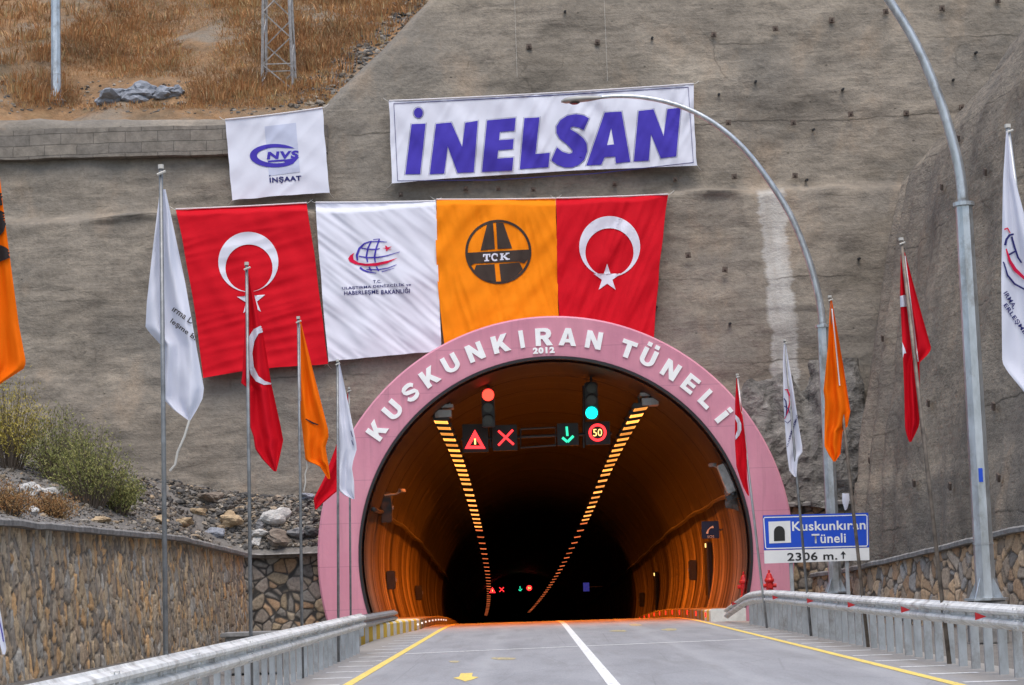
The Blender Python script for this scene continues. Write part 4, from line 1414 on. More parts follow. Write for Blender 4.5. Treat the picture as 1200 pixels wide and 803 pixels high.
door(767, 'tall dark door in the right tunnel wall farther in')
# emergency phone sign
pS = at(832.5, 621, 67.0)
root = thing('phone_sign', pS, 'small blue emergency telephone sign sticking out from the right tunnel wall', 'sign')
M['phone_blue'] = plain('phone_sign_blue', (.012, .035, .13), .4)
MB().box(pS + Vector((0, .05, 0)), (.56, .07, .56)).build('box', M['phone_blue'], root, bevel=.01)
S67 = plane_S(67.0)
lay(merge(stroke([(828.5, 625.5), (830, 621), (832.5, 618.5), (836, 617.5)], [2.8, 1.3, 1.3, 2.8])), S67, 'handset_mark', M['sign_white'], root, .03)
lay(text_at('SOS', 833, 629, 8, 3, -2, .0), S67, 'lettering', M['sign_white'], root, .03)
MB().box(pS + Vector((.45, .06, 0)), (.4, .05, .05)).build('bracket', M['dark_metal'], root)
# lit blue sign deep in the tunnel
pS = at(687, 688, 120.0)
root = thing('phone_sign', pS, 'tiny faint blue sign deep inside the tunnel', 'sign')
M['blue_glow'] = emis('dim_blue_panel', (.04, .05, .35), .35)
MB().box(pS, (.35, .08, .5)).build('panel', M['blue_glow'], root)
MB().box(pS + Vector((.5, .05, 0)), (.9, .05, .05)).build('bracket', M['dark_metal'], root)
# camera and floodlight box at the portal edge
p = at(851.5, 561, 60.75)
root = thing('equipment_box', p, 'pale grey equipment box fixed to the right edge of the tunnel mouth', 'equipment box')
MB().box(p, (.28, .4, .9), Matrix.Rotation(R(-19), 3, 'Y')).build('case', M['concrete'], root, bevel=.03)
MB().box(p + Vector((.12, .0, -.55)), (.34, .3, .14), Matrix.Rotation(R(-19), 3, 'Y')).build('base_bracket', M['dark_metal'], root)
def cctv(px, py, Y, sx, label):
    p = at(px, py, Y)
    root = thing('surveillance_camera', p, label, 'camera')
    MB().box(p, (.12, .32, .11), Matrix.Rotation(R(25 * sx), 3, 'Z')).build('body', M['coping'], root, bevel=.02)
    MB().tube([p + Vector((0, .22, 0)), p + Vector((.0, .26, 0))], .05, 10).build('lens', M['black'], root)
    MB().tube([p, p + Vector((.2 * sx, .05, -.1)), p + Vector((.55 * sx, .08, -.12))], .03, 6).build('arm', M['galv'], root)
cctv(835, 545, 61.2, 1, 'small pale surveillance camera on the right side of the tunnel mouth')
cctv(471, 575, 64, -1, 'small surveillance camera on the left tunnel wall above the tall grey box')

# kerb reflectors
def studs(x, y0, n, dy, mat, label, group, nm):
    mb = None
    for k in range(n):
        y = y0 + dy * k
        if mb is None:
            mb = MB().box((0, 0, .17), (.05, .05, .06)).build(nm, M[mat], bevel=.012)
            o = mb
        else:
            o = mb.copy(); col.objects.link(o)
        o.location = (x + xo(y), y, zr(y) + .0)
        tag(o, label, 'reflector', group)
mb = None
studs(-3.15, 58.7, 10, 2.3, 'refl_white', 'small white reflector stud in the row along the left kerb inside the tunnel', 'white studs along the left kerb', 'road_stud')
for k in range(12):
    y = 59.6 + 3.4 * k
    if k == 0:
        o0 = MB().box((0, 0, .0), (.03, .15, .15)).build('kerb_reflector', M['refl_red'], bevel=.008); o = o0
    else:
        o = o0.copy(); col.objects.link(o)
    o.location = (5.10 + xo(y), y, zr(y) + .17)
    tag(o, 'red reflector in the row on the striped right kerb inside the tunnel', 'reflector', 'red reflectors on the right kerb')

# concrete kerb heads outside the portal
def kerb_head(a, b, h0, h1, w, label):
    a = Vector(a); b = Vector(b)
    d = (b - a).normalized(); nr = Vector((d.y, -d.x, 0))
    mb = MB()
    n = 14; rws = []
    for k in range(n + 1):
        p = a.lerp(b, k / n); h_ = h0 + (h1 - h0) * k / n
        rws.append([p + Vector((0, 0, -.05)), p + Vector((0, 0, h_ * .86)), p - nr * .03 + Vector((0, 0, h_ * .97)), p - nr * .08 + Vector((0, 0, h_)), p - nr * w + Vector((0, 0, h_)), p - nr * w + Vector((0, 0, -.05))])
    mb.grid(rws)
    q = len(mb.v); w6 = 6
    mb.f.append(tuple(range(6))); mb.f.append(tuple(q - 6 + i for i in reversed(range(6))))
    return tag(mb.build('kerb_block', M['stripes'], recalc=True), label, 'kerb block')
kerb_head((-3.92, 47.6, 0), (-3.17, 60.34, 0), .42, .31, .9, 'concrete kerb block with yellow and white stripes at the left of the tunnel mouth')
kerb_head((5.115, 60.34, 0), (5.13, 58.3, 0), .31, .36, 1.0, 'short concrete kerb head with faded stripes at the right of the tunnel mouth')

# ------------------------------------------------------------------ guardrails
WPROF = [(-.02, .0), (.0, .02), (.07, .055), (.085, .085), (.07, .115), (.0, .14), (.0, .17), (.07, .195), (.085, .225), (.07, .255), (.0, .285), (-.02, .31), (-.03, .305), (-.012, .28), (.055, .245), (.07, .225), (.055, .205), (-.012, .18), (-.012, .13), (.055, .105), (.07, .085), (.055, .065), (-.012, .03), (-.03, .005)]
def post_at(root, x, y, h, sx, w=.11):
    mb = MB()
    mb.box((x + sx * (.036 + w / 2), y, h / 2 - .05), (w, .006, h + .1))
    mb.box((x + sx * .038, y + .028, h / 2 - .05), (.006, .05, h + .1))
    mb.box((x + sx * (.033 + w), y + .028, h / 2 - .05), (.006, .05, h + .1))
    return mb.build('post', M['galv'], root)
def smooth_path(tab, n):
    out = []
    m_ = len(tab)
    for k in range(n + 1):
        t = (m_ - 1) * k / n
        i = min(int(t), m_ - 2); f = t - i
        P = [Vector(tab[max(0, min(m_ - 1, i + j))]) for j in (-1, 0, 1, 2)]
        out.append(.5 * ((2 * P[1]) + (P[2] - P[0]) * f + (2 * P[0] - 5 * P[1] + 4 * P[2] - P[3]) * f * f + (3 * P[1] - P[0] - 3 * P[2] + P[3]) * f ** 3))
    return out
# right rail: walk towards the portal so that "right of path" is away from the road -> mirror the profile
gr = thing('guardrail', (5.75, 40, 0), 'galvanised guardrail on closely set posts along the right edge, with small red triangles', 'guardrail')
pathR = smooth_path([(5.80, 14, .55), (5.80, 20, .56), (5.80, 28, .57), (5.80, 36, .58), (5.80, 44, .60), (5.78, 50, .60), (5.72, 53.5, .52), (5.62, 55.8, .30), (5.52, 57.6, .08)], 90)
def bolts(mb, path, sx, y0, y1):
    y = y0
    while y < y1:
        p = min(path, key=lambda q: abs(q.y - y))
        for dz in (.155,): mb.box((p.x + sx * .006, y + .02, p.z + dz), (.035, .045, .045))
        y += .8
    y = y0
    while y < y1:                          # lapped joints between beam lengths
        p = min(path, key=lambda q: abs(q.y - y))
        for dz in (.05, .12, .19, .26): mb.box((p.x + sx * .05, y + .1, p.z + dz), (.035, .05, .035)); mb.box((p.x + sx * .05, y + .3, p.z + dz), (.035, .05, .035))
        y += 4.0
    return mb
bolts(MB().sweep(pathR, [(-a, b) for a, b in WPROF]), pathR, -1, 16.2, 52).build('beam', M['beam'], gr, smooth=False, recalc=True)
for k in range(48):
    y = 16.2 + .8 * k
    if y > 54: break
    p = min(pathR, key=lambda q: abs(q.y - y))
    post_at(gr, p.x, y, p.z + .24, 1)
for px, py in ((870, 702), (913, 704), (954, 704.5), (1003, 709), (1067, 714), (1156, 720), (851, 708)):
    y = None
    d = ray(px, py)
    p = CAM + d * (5.715 / d.x)
    q = min(pathR, key=lambda w: abs(w.y - p.y))
    c = Vector((q.x - .086, p.y, q.z + .16))
    mb = MB()
    s = .048
    mb.add([c + Vector((-.012, 0, s)), c + Vector((-.012, 0, -s)), c + Vector((-.15, 0, -.01)), c + Vector((-.012, .03, s)), c + Vector((-.012, .03, -s)), c + Vector((-.15, .03, -.01))],
           [(0, 1, 2), (3, 5, 4), (0, 3, 4, 1), (1, 4, 5, 2), (2, 5, 3, 0)])
    # triangle faces oncoming traffic, point towards the road edge
    for v in mb.v: v.x = 2 * c.x - v.x - .15
    mb.build('triangle_reflector', M['tri_red'], gr)
gl = thing('guardrail', (-3.35, 30, 0), 'grey guardrail on closely set posts along the left edge, running to the striped kerb', 'guardrail')
pathL = smooth_path([(-3.30, 8, .47), (-3.30, 14, .47), (-3.31, 20, .47), (-3.32, 27, .47), (-3.33, 34, .47), (-3.34, 41.5, .47)], 60)
bolts(MB().sweep(pathL, WPROF), pathL, 1, 12.0, 41).build('beam', M['beam'], gl, recalc=True)
for k in range(38):
    y = 12 + .8 * k
    if y > 41.4: break
    post_at(gl, -3.32, y, .70, -1, .07)
p0_, p1_ = Vector((-3.95, 41.0, .36)), Vector((-3.62, 56.0, .33))
MB().sweep([p0_.lerp(p1_, k / 8) for k in range(9)], WPROF).build('end_beam', M['galv'], gl, recalc=True)
MB().box((-3.5, 41.7, .52), (.34, .12, .42)).build('end_plate', M['galv'], gl, bevel=.02)

# concrete inlet by the left wall
p = at(297, 742, 33)
root = MB()
p = Vector((-4.6, 33, 0))
mb = MB().box((-4.55, 34.2, .27), (.85, .8, .6)).box((-4.55, 34.2, .60), (1.0, .95, .07))
tag(mb.build('concrete_inlet', M['coping'], bevel=.015), 'low concrete inlet box behind the left guardrail beside the stone wall', 'inlet')

# ------------------------------------------------------------------ street lamps
def lamp_proto2():
    root = thing('street_lamp', (0, 0, 0), 'tall galvanised street lamp', 'street lamp', 'street lamps')
    MB().box((0, 0, .33), (.62, .62, .78)).build('plinth', M['coping'], root, bevel=.03)
    MB().tube([(0, 0, .70), (0, 0, 8.0)], [.185, .155], 8, phase=PI / 8).build('pole', M['galv_lamp'], root)
    fl = MB()
    fl.tube([(0, 0, .72), (0, 0, .76)], .40, 8)
    for k in range(4):
        a = PI / 2 * k + PI / 4
        d = Vector((math.cos(a), math.sin(a), 0)); s_ = Vector((-d.y, d.x, 0)) * .008
        fl.add([d * .17 + Vector((0, 0, .76)) + s_, d * .36 + Vector((0, 0, .76)) + s_, d * .17 + Vector((0, 0, 1.12)) + s_, d * .17 + Vector((0, 0, .76)) - s_, d * .36 + Vector((0, 0, .76)) - s_, d * .17 + Vector((0, 0, 1.12)) - s_],
               [(0, 1, 2), (3, 5, 4), (0, 3, 4, 1), (1, 4, 5, 2), (0, 2, 5, 3)])
    fl.build('base_flange', M['galv_lamp'], root)
    MB().tube([(0, 0, 1.72), (0, 0, 1.76)], .19, 8, phase=PI / 8).build('band', M['galv'], root)
    MB().tube([(0, 0, 7.97), (0, 0, 8.04)], .20, 12).build('collar', M['galv_lamp'], root)
    base = at(981, 695, 56.0)
    pix = [(962, 404), (958, 372), (946, 327), (926, 277), (901, 236), (871, 197), (841, 170), (811, 152), (781, 141), (751, 135), (722, 133.5), (700, 135)]
    pts = []
    a0 = at(962, 404, 56.0)
    for x, y in pix:
        q = at(x, y, 56.0) - a0
        pts.append((q.x, 0, q.z + 8.0))
    pts = smooth_path(pts, 44)
    MB().tube(pts, [.105 - .055 * k / (len(pts) - 1) for k in range(len(pts))], 10).build('arm', M['galv_lamp'], root, smooth=True)
    # cobra head
    e = pts[-1]; d = (pts[-1] - pts[-3]).normalized()
    hd = MB()
    sec = [(0, .06, .05), (.12, .09, .07), (.4, .16, .10), (.75, .19, .12), (1.0, .16, .10), (1.12, .05, .04)]
    rws = []
    for t, w, hh in sec:
        rws.append([e + d * (t - .05) + Vector((0, w * math.cos(2 * PI * q / 12), hh * math.sin(2 * PI * q / 12) * (1.0 if math.sin(2 * PI * q / 12) > 0 else .55) - .02)) for q in range(13)])
    hd.grid(rws)
    hd.build('lamp_head', M['lamp_head'], root, smooth=True, recalc=True)
    gl_ = MB().tube([e + d * .7 + Vector((0, 0, -.09)), e + d * .7 + Vector((0, 0, -.12))], [.15, .1], 12)
    gl_.build('lens', M['lens_off'], root)
    return root
lp = lamp_proto2()
q = at(1156, 705, 37.5); lp.location = (q.x, 37.5, 0)
lp['label'] = 'tall galvanised street lamp nearest the camera, with a small blue sticker on its pole'
mb = MB()
mb.box((-.01, -.176, 2.98), (.075, .008, .25))
o = mb.build('sticker', M['sign_blue'], lp)
o2 = copy_tree(lp)
for ch in list(o2.children):
    if ch.name.startswith('sticker'): bpy.data.objects.remove(ch)
q = at(979.5, 695, 56.0); o2.location = (q.x, 56.0, 0)
o2['label'] = 'street lamp beside the blue tunnel sign, its arched arm reaching across the blue lettered banner'
o3 = copy_tree(o2)
q = hill_hit(66, 119); o3.location = (q.x, q.y, q.z - .75)
o3.rotation_euler = (0, 0, PI)
o3['label'] = 'lamp pole standing on the hillside at the top left above the block course'

# ------------------------------------------------------------------ blue tunnel sign
YS = 54.5
S = plane_S(YS)
q = at(956, 660, YS)
sg = thing('road_sign', (q.x, YS, 0), 'blue road sign with tunnel symbol and place name above a white 2306 m. panel', 'road sign')
def slab(quad, name, mat, d0, d1, parent):
    mb = MB()
    A = [at(x, y, YS) + Vector((0, d0, 0)) for x, y in quad]; B = [at(x, y, YS) + Vector((0, d1, 0)) for x, y in quad]
    mb.add(A + B, [(0, 1, 2, 3), (7, 6, 5, 4), (0, 4, 5, 1), (1, 5, 6, 2), (2, 6, 7, 3), (3, 7, 4, 0)])
    return mb.build(name, mat, parent, recalc=True)
pn = slab([(894, 604), (1017.5, 601), (1018.5, 641.5), (895.5, 645)], 'name_panel', M['sign_blue'], 0, .05, sg)
ds = slab([(895.5, 645.4), (1018.5, 641.9), (1019, 656.5), (896, 660.5)], 'distance_panel', M['sign_white'], .0, .05, sg)
bord = [(896, 606.5), (1014.5, 603.5), (1016, 604.8), (1016.6, 638.5), (1015.4, 640), (898.5, 643), (897.2, 641.6), (895, 608)]
lay(stroke(bord, 1.2, True), S, 'border', M['sign_white'], pn, .006, 60)
lay(poly_tris([(900.5, 611.5), (926, 610.5), (927, 636), (901.5, 637)]), S, 'symbol_panel', M['sign_white'], pn, .006, 60)
lay(poly_tris([(907, 634.3)] + arc(913.3, 623.5, 6.4, 7, 180, 360, 14) + [(920, 633.8)]), S, 'tunnel_symbol', M['sign_black'], pn, .012, 60)
lay(text_quad('Kuskunkıran', (928, 611.5), (1014, 609.5), (1014.5, 620.5), (928.5, 622.5), .018), S, 'lettering', M['sign_white'], pn, .008, 60)
lay(text_quad('Tüneli', (951, 626), (991, 624.8), (991.4, 636), (951.4, 637), .018), S, 'lettering', M['sign_white'], pn, .008, 60)
lay(text_quad('2306 m.', (922.5, 648), (981, 646.3), (981.3, 656), (922.8, 657.5), .018), S, 'lettering', M['sign_black'], ds, .008, 60)
lay(merge(stroke([(988.3, 655), (988.2, 648.5)], 1.5), poly_tris([(985, 650), (988, 645.8), (991.4, 649.8)])), S, 'up_arrow', M['sign_black'], ds, .008, 60)
for px in (926.5, 992):
    a = at(px, 640, YS)
    MB().box((a.x, YS + .09, (a.z) / 2), (.10, .06, a.z)).build('leg', M['galv'], sg, bevel=.008)

# hydrants
def hydrant(px, Y, zb, label):
    p = at(px, 690, Y); b = Vector((p.x, Y, zb))
    root = thing('hydrant', b, label, 'hydrant', 'hydrants')
    MB().tube_prof(b, [(.05, 0), (.05, .32)], 10).build('standpipe', M['paint_white'], root, smooth=True)
    MB().tube_prof(b + Vector((0, 0, .3)), [(.13, 0), (.13, .06), (.10, .08), (.10, .42), (.135, .45), (.135, .5), (.11, .53), (.06, .66), (.03, .68), (.03, .76), (.0, .77)], 14).build('body', M['hydrant'], root, smooth=False)
    for sx in (-1, 1):
        MB().tube([b + Vector((sx * .08, 0, .63)), b + Vector((sx * .19, 0, .63))], [.055, .06], 10).build('outlet_cap', M['hydrant'], root)
    MB().tube([b + Vector((0, -.08, .62)), b + Vector((0, -.17, .62))], .065, 10).build('outlet_cap', M['hydrant'], root)
hydrant(872, 60.6, .30, 'red fire hydrant on a white standpipe just inside the tunnel mouth')
hydrant(902, 57.8, .33, 'red fire hydrant in front of the pink portal wall beside the blue sign')
MB_ = MB().box((at(902, 690, 57.8).x, 57.8, .13), (.5, .5, .42)).build('hydrant_plinth', M['coping'], bevel=.02)
tag(MB_, 'low concrete plinth under the outer red hydrant behind the guardrail', 'plinth')

# ------------------------------------------------------------------ wall banners
def wrinkle(seed, amp, d1, d2, L1=10., L2=60.):
    c1, s1, c2, s2 = math.cos(R(d1)), math.sin(R(d1)), math.cos(R(d2)), math.sin(R(d2))
    def w(x, y):
        a = noise.noise(Vector(((x * c1 + y * s1) / L1, (-x * s1 + y * c1) / L2, seed)))
        b = noise.noise(Vector(((x * c2 + y * s2) / (L1 * 1.6), (-x * s2 + y * c2) / (L2 * 1.2), seed + 7)))
        e = noise.noise(Vector((x / 38., y / 38., seed + 3)))
        m_ = .45 + .9 * abs(noise.noise(Vector((x / 60., y / 60., seed + 13))))
        return amp * m_ * ((1 - abs(a) * 2.0) * .8 + b * 1.2 + e * 1.4)
    return w
def banner(name, quad, mat, label, wr, nx, ny, sag=(0, 0, 0, 0), off=-.42, hem=True):
    """quad: corners in the photo TL TR BR BL; sag bows the four edges inwards (top right bottom left, pixels)"""
    def S(x, y):
        p = on_wall(x, y, off)
        return at(x, y, p.y - wr(x, y))
    tl, tr, br, bl = [Vector(q) for q in quad]
    c = on_wall(*((tl + br) / 2), off)
    root = thing(name, c, label, 'banner', 'banners on the rock face')
    rws = []
    sd_ = rnd.uniform(0, 50)
    for j in range(ny + 1):
        v = j / ny; row = []
        for i in range(nx + 1):
            u = i / nx
            p = (tl * (1 - u) + tr * u) * (1 - v) + (bl * (1 - u) + br * u) * v
            ku, kv = 4 * u * (1 - u), 4 * v * (1 - v)
            p = p + Vector((kv * (sag[3] * (1 - u) - sag[1] * u), ku * (sag[0] * (1 - v) - sag[2] * v)))
            p += Vector((.9 * noise.noise(Vector((v * 5, sd_, u))) * (abs(u - .5) * 2) ** 4, .9 * noise.noise(Vector((u * 6, sd_ + 9, v))) * (abs(v - .5) * 2) ** 4))
            row.append(S(p.x, p.y))
        rws.append(row)
    MB().grid(rws).build('cloth', mat, root, smooth=True)
    if hem:
        rp = []
        for i in range(31):
            u = i / 30; p = tl.lerp(tr, u); ku = 4 * u * (1 - u)
            rp.append(S(p.x, p.y + ku * sag[0]) + Vector((0, -.02, .02)))
        MB().tube(rp, .022, 6).build('hem_rope', M['hem'], root)
    # tie cords to the face
    for q, dx, dy in ((tl, -7, -4), (tr, 7, -5), (br, 5, 6), (bl, -6, 6)):
        a = S(*q); b = on_wall(q.x + dx, q.y + dy, -.05)
        MB().tube([a, a.lerp(b, .5) + Vector((0, -.02, -.02)), b], .009, 5).build('tie_cord', M['cord'], root)
    return root, S

# blue lettered banner
bi, S = banner('banner', [(456, 119), (813, 99), (817, 194), (459, 215)], M['white_cloth'], 'long white banner with dark blue border and large slanted blue letters INELSAN', wrinkle(1, .085, 25, 140, 12, 90), 180, 52, (1.5, 1, 2.5, 0))
z2 = lambda pts: [(400 + x / 2.975, y / 2.975) for x, y in pts]
z7 = lambda pts: [(640 + x / 6.0, 110 + y / 6.0) for x, y in pts]
LET = [(z2([(245, 433), (294, 431), (275, 607), (223, 608)]),), (arc(490.3, 132.3, 5.3, 6.0, 0, 340, 18),),
       (z2([(330, 432), (383, 427), (421, 512), (432, 428), (476, 421), (462, 601), (405, 603), (371, 510), (359, 605), (308, 608)]),),
       (z2([(508, 420), (608, 411), (604, 456), (553, 460), (550, 489), (601, 485), (598, 520), (547, 524), (544, 553), (600, 549), (596, 595), (490, 600)]),),
       (z2([(638, 412), (691, 409), (677, 537), (727, 533), (722, 583), (622, 590)]),),
       (z7([(265, 255), (302, 172), (265, 152), (210, 143), (150, 153), (100, 185), (72, 230), (72, 275), (95, 315), (150, 358), (186, 398), (182, 416), (160, 422), (115, 408), (76, 376), (36, 468), (80, 500), (130, 518), (180, 518), (230, 500), (270, 462), (289, 405), (285, 350), (262, 312), (215, 275), (172, 250), (172, 236), (190, 230), (225, 236)]),),
       (z7([(412, 131), (530, 124), (592, 478), (490, 488), (485, 441), (411, 446), (388, 498), (283, 504)]), z7([(457, 240), (478, 356), (428, 361)])),
       (z7([(650, 121), (755, 109), (826, 298), (852, 108), (946, 97), (915, 440), (806, 453), (737, 283), (722, 470), (616, 476)]),)]
lay(merge(*[poly_tris(*l) for l in LET]), S, 'lettering', M['ink_blue'], bi, .02, 4)
def grow(poly, d):
    n = len(poly); out = []
    ar = sum(poly[i][0] * poly[(i + 1) % n][1] - poly[(i + 1) % n][0] * poly[i][1] for i in range(n))
    sg_ = 1 if ar > 0 else -1
    for i in range(n):
        a, b, c_ = poly[i - 1], poly[i], poly[(i + 1) % n]
        def nrm(p, q):
            dx, dy = q[0] - p[0], q[1] - p[1]; l = math.hypot(dx, dy) or 1
            return (dy / l * sg_, -dx / l * sg_)
        n1, n2 = nrm(a, b), nrm(b, c_)
        mx, my = n1[0] + n2[0], n1[1] + n2[1]; l2 = mx * mx + my * my
        k = min(2.2, 2 / max(l2, .3))
        out.append((b[0] + mx * k * d / 1.0, b[1] + my * k * d / 1.0))
    return out
lay(merge(*[stroke(grow(l[0], .95), .38, True) for l in LET]), S, 'letter_outline', M['ink_navy'], bi, .02, 6)
lay(stroke([(461.5, 121.5), (560, 116.5), (680, 110), (806.5, 102.2), (812.5, 190.5), (700, 203.2), (580, 211), (466, 212)], .9, True), S, 'border', M['ink_navy'], bi, .02, 5)

# square company banner
bn, S = banner('banner', [(264, 141), (378, 127), (386, 226), (272, 235)], M['white_cloth'], 'square white banner with a blue oval NVS logo over a grey stripe', wrinkle(2, .05, 40, 120, 14, 80), 64, 56, (1, 0, 1, 0))
zN = lambda pts: [(260 + x / 6.69, 120 + y / 6.69) for x, y in pts]
lay(poly_tris(zN([(335, 190), (580, 160), (612, 545), (370, 577)])), S, 'grey_stripe', M['ink_grey'], bn, .012, 4)
outer = arc(412, 418, 192, 92, -22, -340, 50)
oo = [(600, 352)] + [p for p in arc(415, 418, 196, 92, -38, -318, 50)] + [(607, 428)]
ii = [(560, 438), (480, 452)] + arc(430, 416, 155, 62, 65, 290, 40) + [(570, 362)]
lay(poly_tris(zN(oo + [(600, 440), (520, 470), (440, 478)] [0:0] + ii)), S, 'logo_oval', M['ink_blue'], bn, .024, 4)
lay(poly_tris(zN([(360, 457), (500, 446), (485, 462), (362, 470)])), S, 'logo_bar', M['ink_blue'], bn, .024, 4)
lay(text_quad('NVS', *[zN([p])[0] for p in ((362, 388), (606, 376), (598, 438), (352, 448))], bold=.05), S, 'lettering', M['ink_blue'], bn, .024, 4)
lay(merge(text_quad('INŞAAT', *[zN([p])[0] for p in ((372, 588), (622, 571), (624, 622), (376, 640))], bold=.04), poly_tris(zN([(371, 570), (381, 569), (381, 580), (372, 580)]))), S, 'lettering', M['ink_navy'], bn, .02, 4)

# national flags
b1, S = banner('banner', [(206, 246), (359.5, 238.5), (384, 427), (238, 443)], M['red_cloth'], 'red hanging flag with white crescent and star, leftmost of the four large hanging cloths', wrinkle(3, .065, 75, 150, 13, 110), 84, 100, (.5, -1, 3, 3))
lay(crescent((291, 307), 35.2, (291.8, 314.2), 27.6), S, 'crescent', M['white_cloth'], b1, .02, 4)
lay(star(294.5, 352, 17.5, -4), S, 'star', M['white_cloth'], b1, .02, 4)
b2, S = banner('banner', [(652, 233), (783, 228.5), (766, 402), (656.5, 402)], M['red_cloth'], 'red hanging flag with white crescent and star, right of the orange hanging cloth', wrinkle(4, .085, 20, 35, 10, 90), 76, 92, (.5, 2, 0, -1))
lay(crescent((714.5, 289), 35.7, (714.2, 295.8), 28.2), S, 'crescent', M['white_cloth'], b2, .022, 4)
lay(star(711.5, 326, 17, 0), S, 'star', M['white_cloth'], b2, .022, 4)

# ministry banner
bm_, S = banner('banner', [(370, 238), (510.5, 236.3), (517, 412), (385, 424)], M['white_cloth'], 'white hanging cloth with a blue globe and red swoosh between the red and orange cloths', wrinkle(5, .075, -52, -38, 9, 120), 80, 96, (.5, 0, 1, -1))
zM = lambda pts: [(370 + x / 4.013, 230 + y / 4.015) for x, y in pts]
blue = merge(stroke(zM([(262, 212), (230, 222), (205, 246), (193, 278), (196, 302)]), [1.0, 1.8, 2.6, 2.8, 1.6]),
             stroke(zM([(208, 335), (222, 347), (245, 356), (285, 362)]), [2.4, 2.0, 1.6, .8]),
             stroke(zM([(215, 244), (245, 250), (285, 250), (302, 246)]), [1.2, 1.4, 1.4, .8]), stroke(zM([(202, 282), (240, 289), (290, 288), (330, 281), (395, 262)]), [1.2, 1.5, 1.5, 1.1, .6]),
             stroke(zM([(248, 214), (300, 213), (335, 216)]), [1.0, 1.2, .6]), stroke(zM([(238, 345), (290, 346), (340, 338), (380, 322)]), [1.0, 1.3, 1.0, .5]),
             stroke(zM([(262, 210), (245, 245), (238, 285), (244, 310)]), [1.6, 1.9, 2.0, 1.4]), stroke(zM([(300, 200), (284, 245), (276, 285), (280, 312)]), [1.4, 1.9, 2.0, 1.4]),
             stroke(zM([(250, 333), (262, 352)]), 1.7), stroke(zM([(285, 331), (296, 352)]), 1.6), stroke(zM([(310, 356), (370, 338)]), [.9, .4]), stroke(zM([(270, 204), (300, 201)]), .8))
lay(blue, S, 'globe_mark', M['ink_blue'], bm_, .02, 4)
red = merge(poly_tris(zM([(182, 266), (162, 278), (152, 294), (160, 308), (185, 320), (230, 328), (285, 328), (335, 316), (386, 290), (340, 303), (285, 314), (235, 318), (200, 312), (178, 298), (175, 280)])),
            poly_tris(zM([(313, 244), (328, 243), (326, 232), (332, 233), (338, 241), (358, 236), (344, 246), (358, 251), (340, 250), (336, 257), (330, 257), (331, 248)])))
lay(red, S, 'swoosh_mark', M['ink_red'], bm_, .026, 4)
for q in (text_at('T.C.', 442, 330, 9.5, 3.6, -2, .02), text_quad('ULAŞTIRMA DENİZCİLİK ve', (400.5, 335.5), (481.5, 331), (481.8, 335.6), (401, 340.3), .02),
          text_quad('HABERLEŞME', (403, 341.2), (443.5, 339.2), (443.7, 345.6), (403.4, 347.2), .02), text_quad('BAKANLIĞI', (446.5, 338.3), (480.2, 336.6), (480.4, 343.6), (446.7, 345.2), .02)):
    lay(q, S, 'lettering', M['ink_navy'], bm_, .02, 4)

# orange roads banner
bo, S = banner('banner', [(511.5, 234.5), (651, 233.2), (655.5, 404), (521, 404)], M['orange_cloth'], 'orange hanging cloth with a round dark road emblem reading TCK', wrinkle(6, .115, -15, 40, 10, 80), 80, 96, (.5, 0, 0, -4))
zO = lambda pts: [(510 + x / 4.46, 230 + y / 4.46) for x, y in pts]
emb = merge(poly_tris(zO(arc(330, 291, 173, 168, 0, 356, 60)), zO(arc(330, 291, 160, 155, 0, 356, 60))),
            poly_tris(zO([(165, 296), (497, 278), (495, 318), (465, 352), (435, 342), (206, 352), (185, 362), (168, 340)])),
            poly_tris(zO([(272, 143), (302, 138), (312, 276), (237, 284)])), poly_tris(zO([(318, 137), (356, 140), (402, 272), (326, 276)])),
            poly_tris(zO([(214, 360), (310, 355), (318, 447), (275, 440), (235, 420), (202, 392)])), poly_tris(zO([(334, 354), (440, 346), (458, 382), (425, 416), (385, 437), (345, 447)])))
lay(emb, S, 'road_emblem', M['ink_brown'], bo, .02, 4)
def slabT():
    r_ = lambda x0, y0, x1, y1: poly_tris(zO([(x0, y0), (x1, y0 - (x1 - x0) * .06), (x1, y1 - (x1 - x0) * .06), (x0, y1)]))
    T_ = merge(r_(250, 303, 288, 310), r_(250, 303, 256, 318), r_(282, 303, 288, 318), r_(264, 304, 275, 340), r_(257, 335, 282, 341))
    C_ = stroke(zO(arc(312, 319, 15, 17, -45, -315, 18)), 1.9)
    C_ = merge(C_, r_(322, 302, 327, 316))
    K_ = merge(r_(338, 299, 358, 305), r_(338, 329, 358, 335), r_(343, 299, 354, 335), stroke(zO([(352, 318), (378, 300)]), 1.2), stroke(zO([(356, 313), (380, 331)]), 2.2), r_(368, 296, 388, 302), r_(368, 327, 390, 333))
    return merge(T_, C_, K_)
lay(slabT(), S, 'lettering', M['white_cloth'], bo, .028, 4)

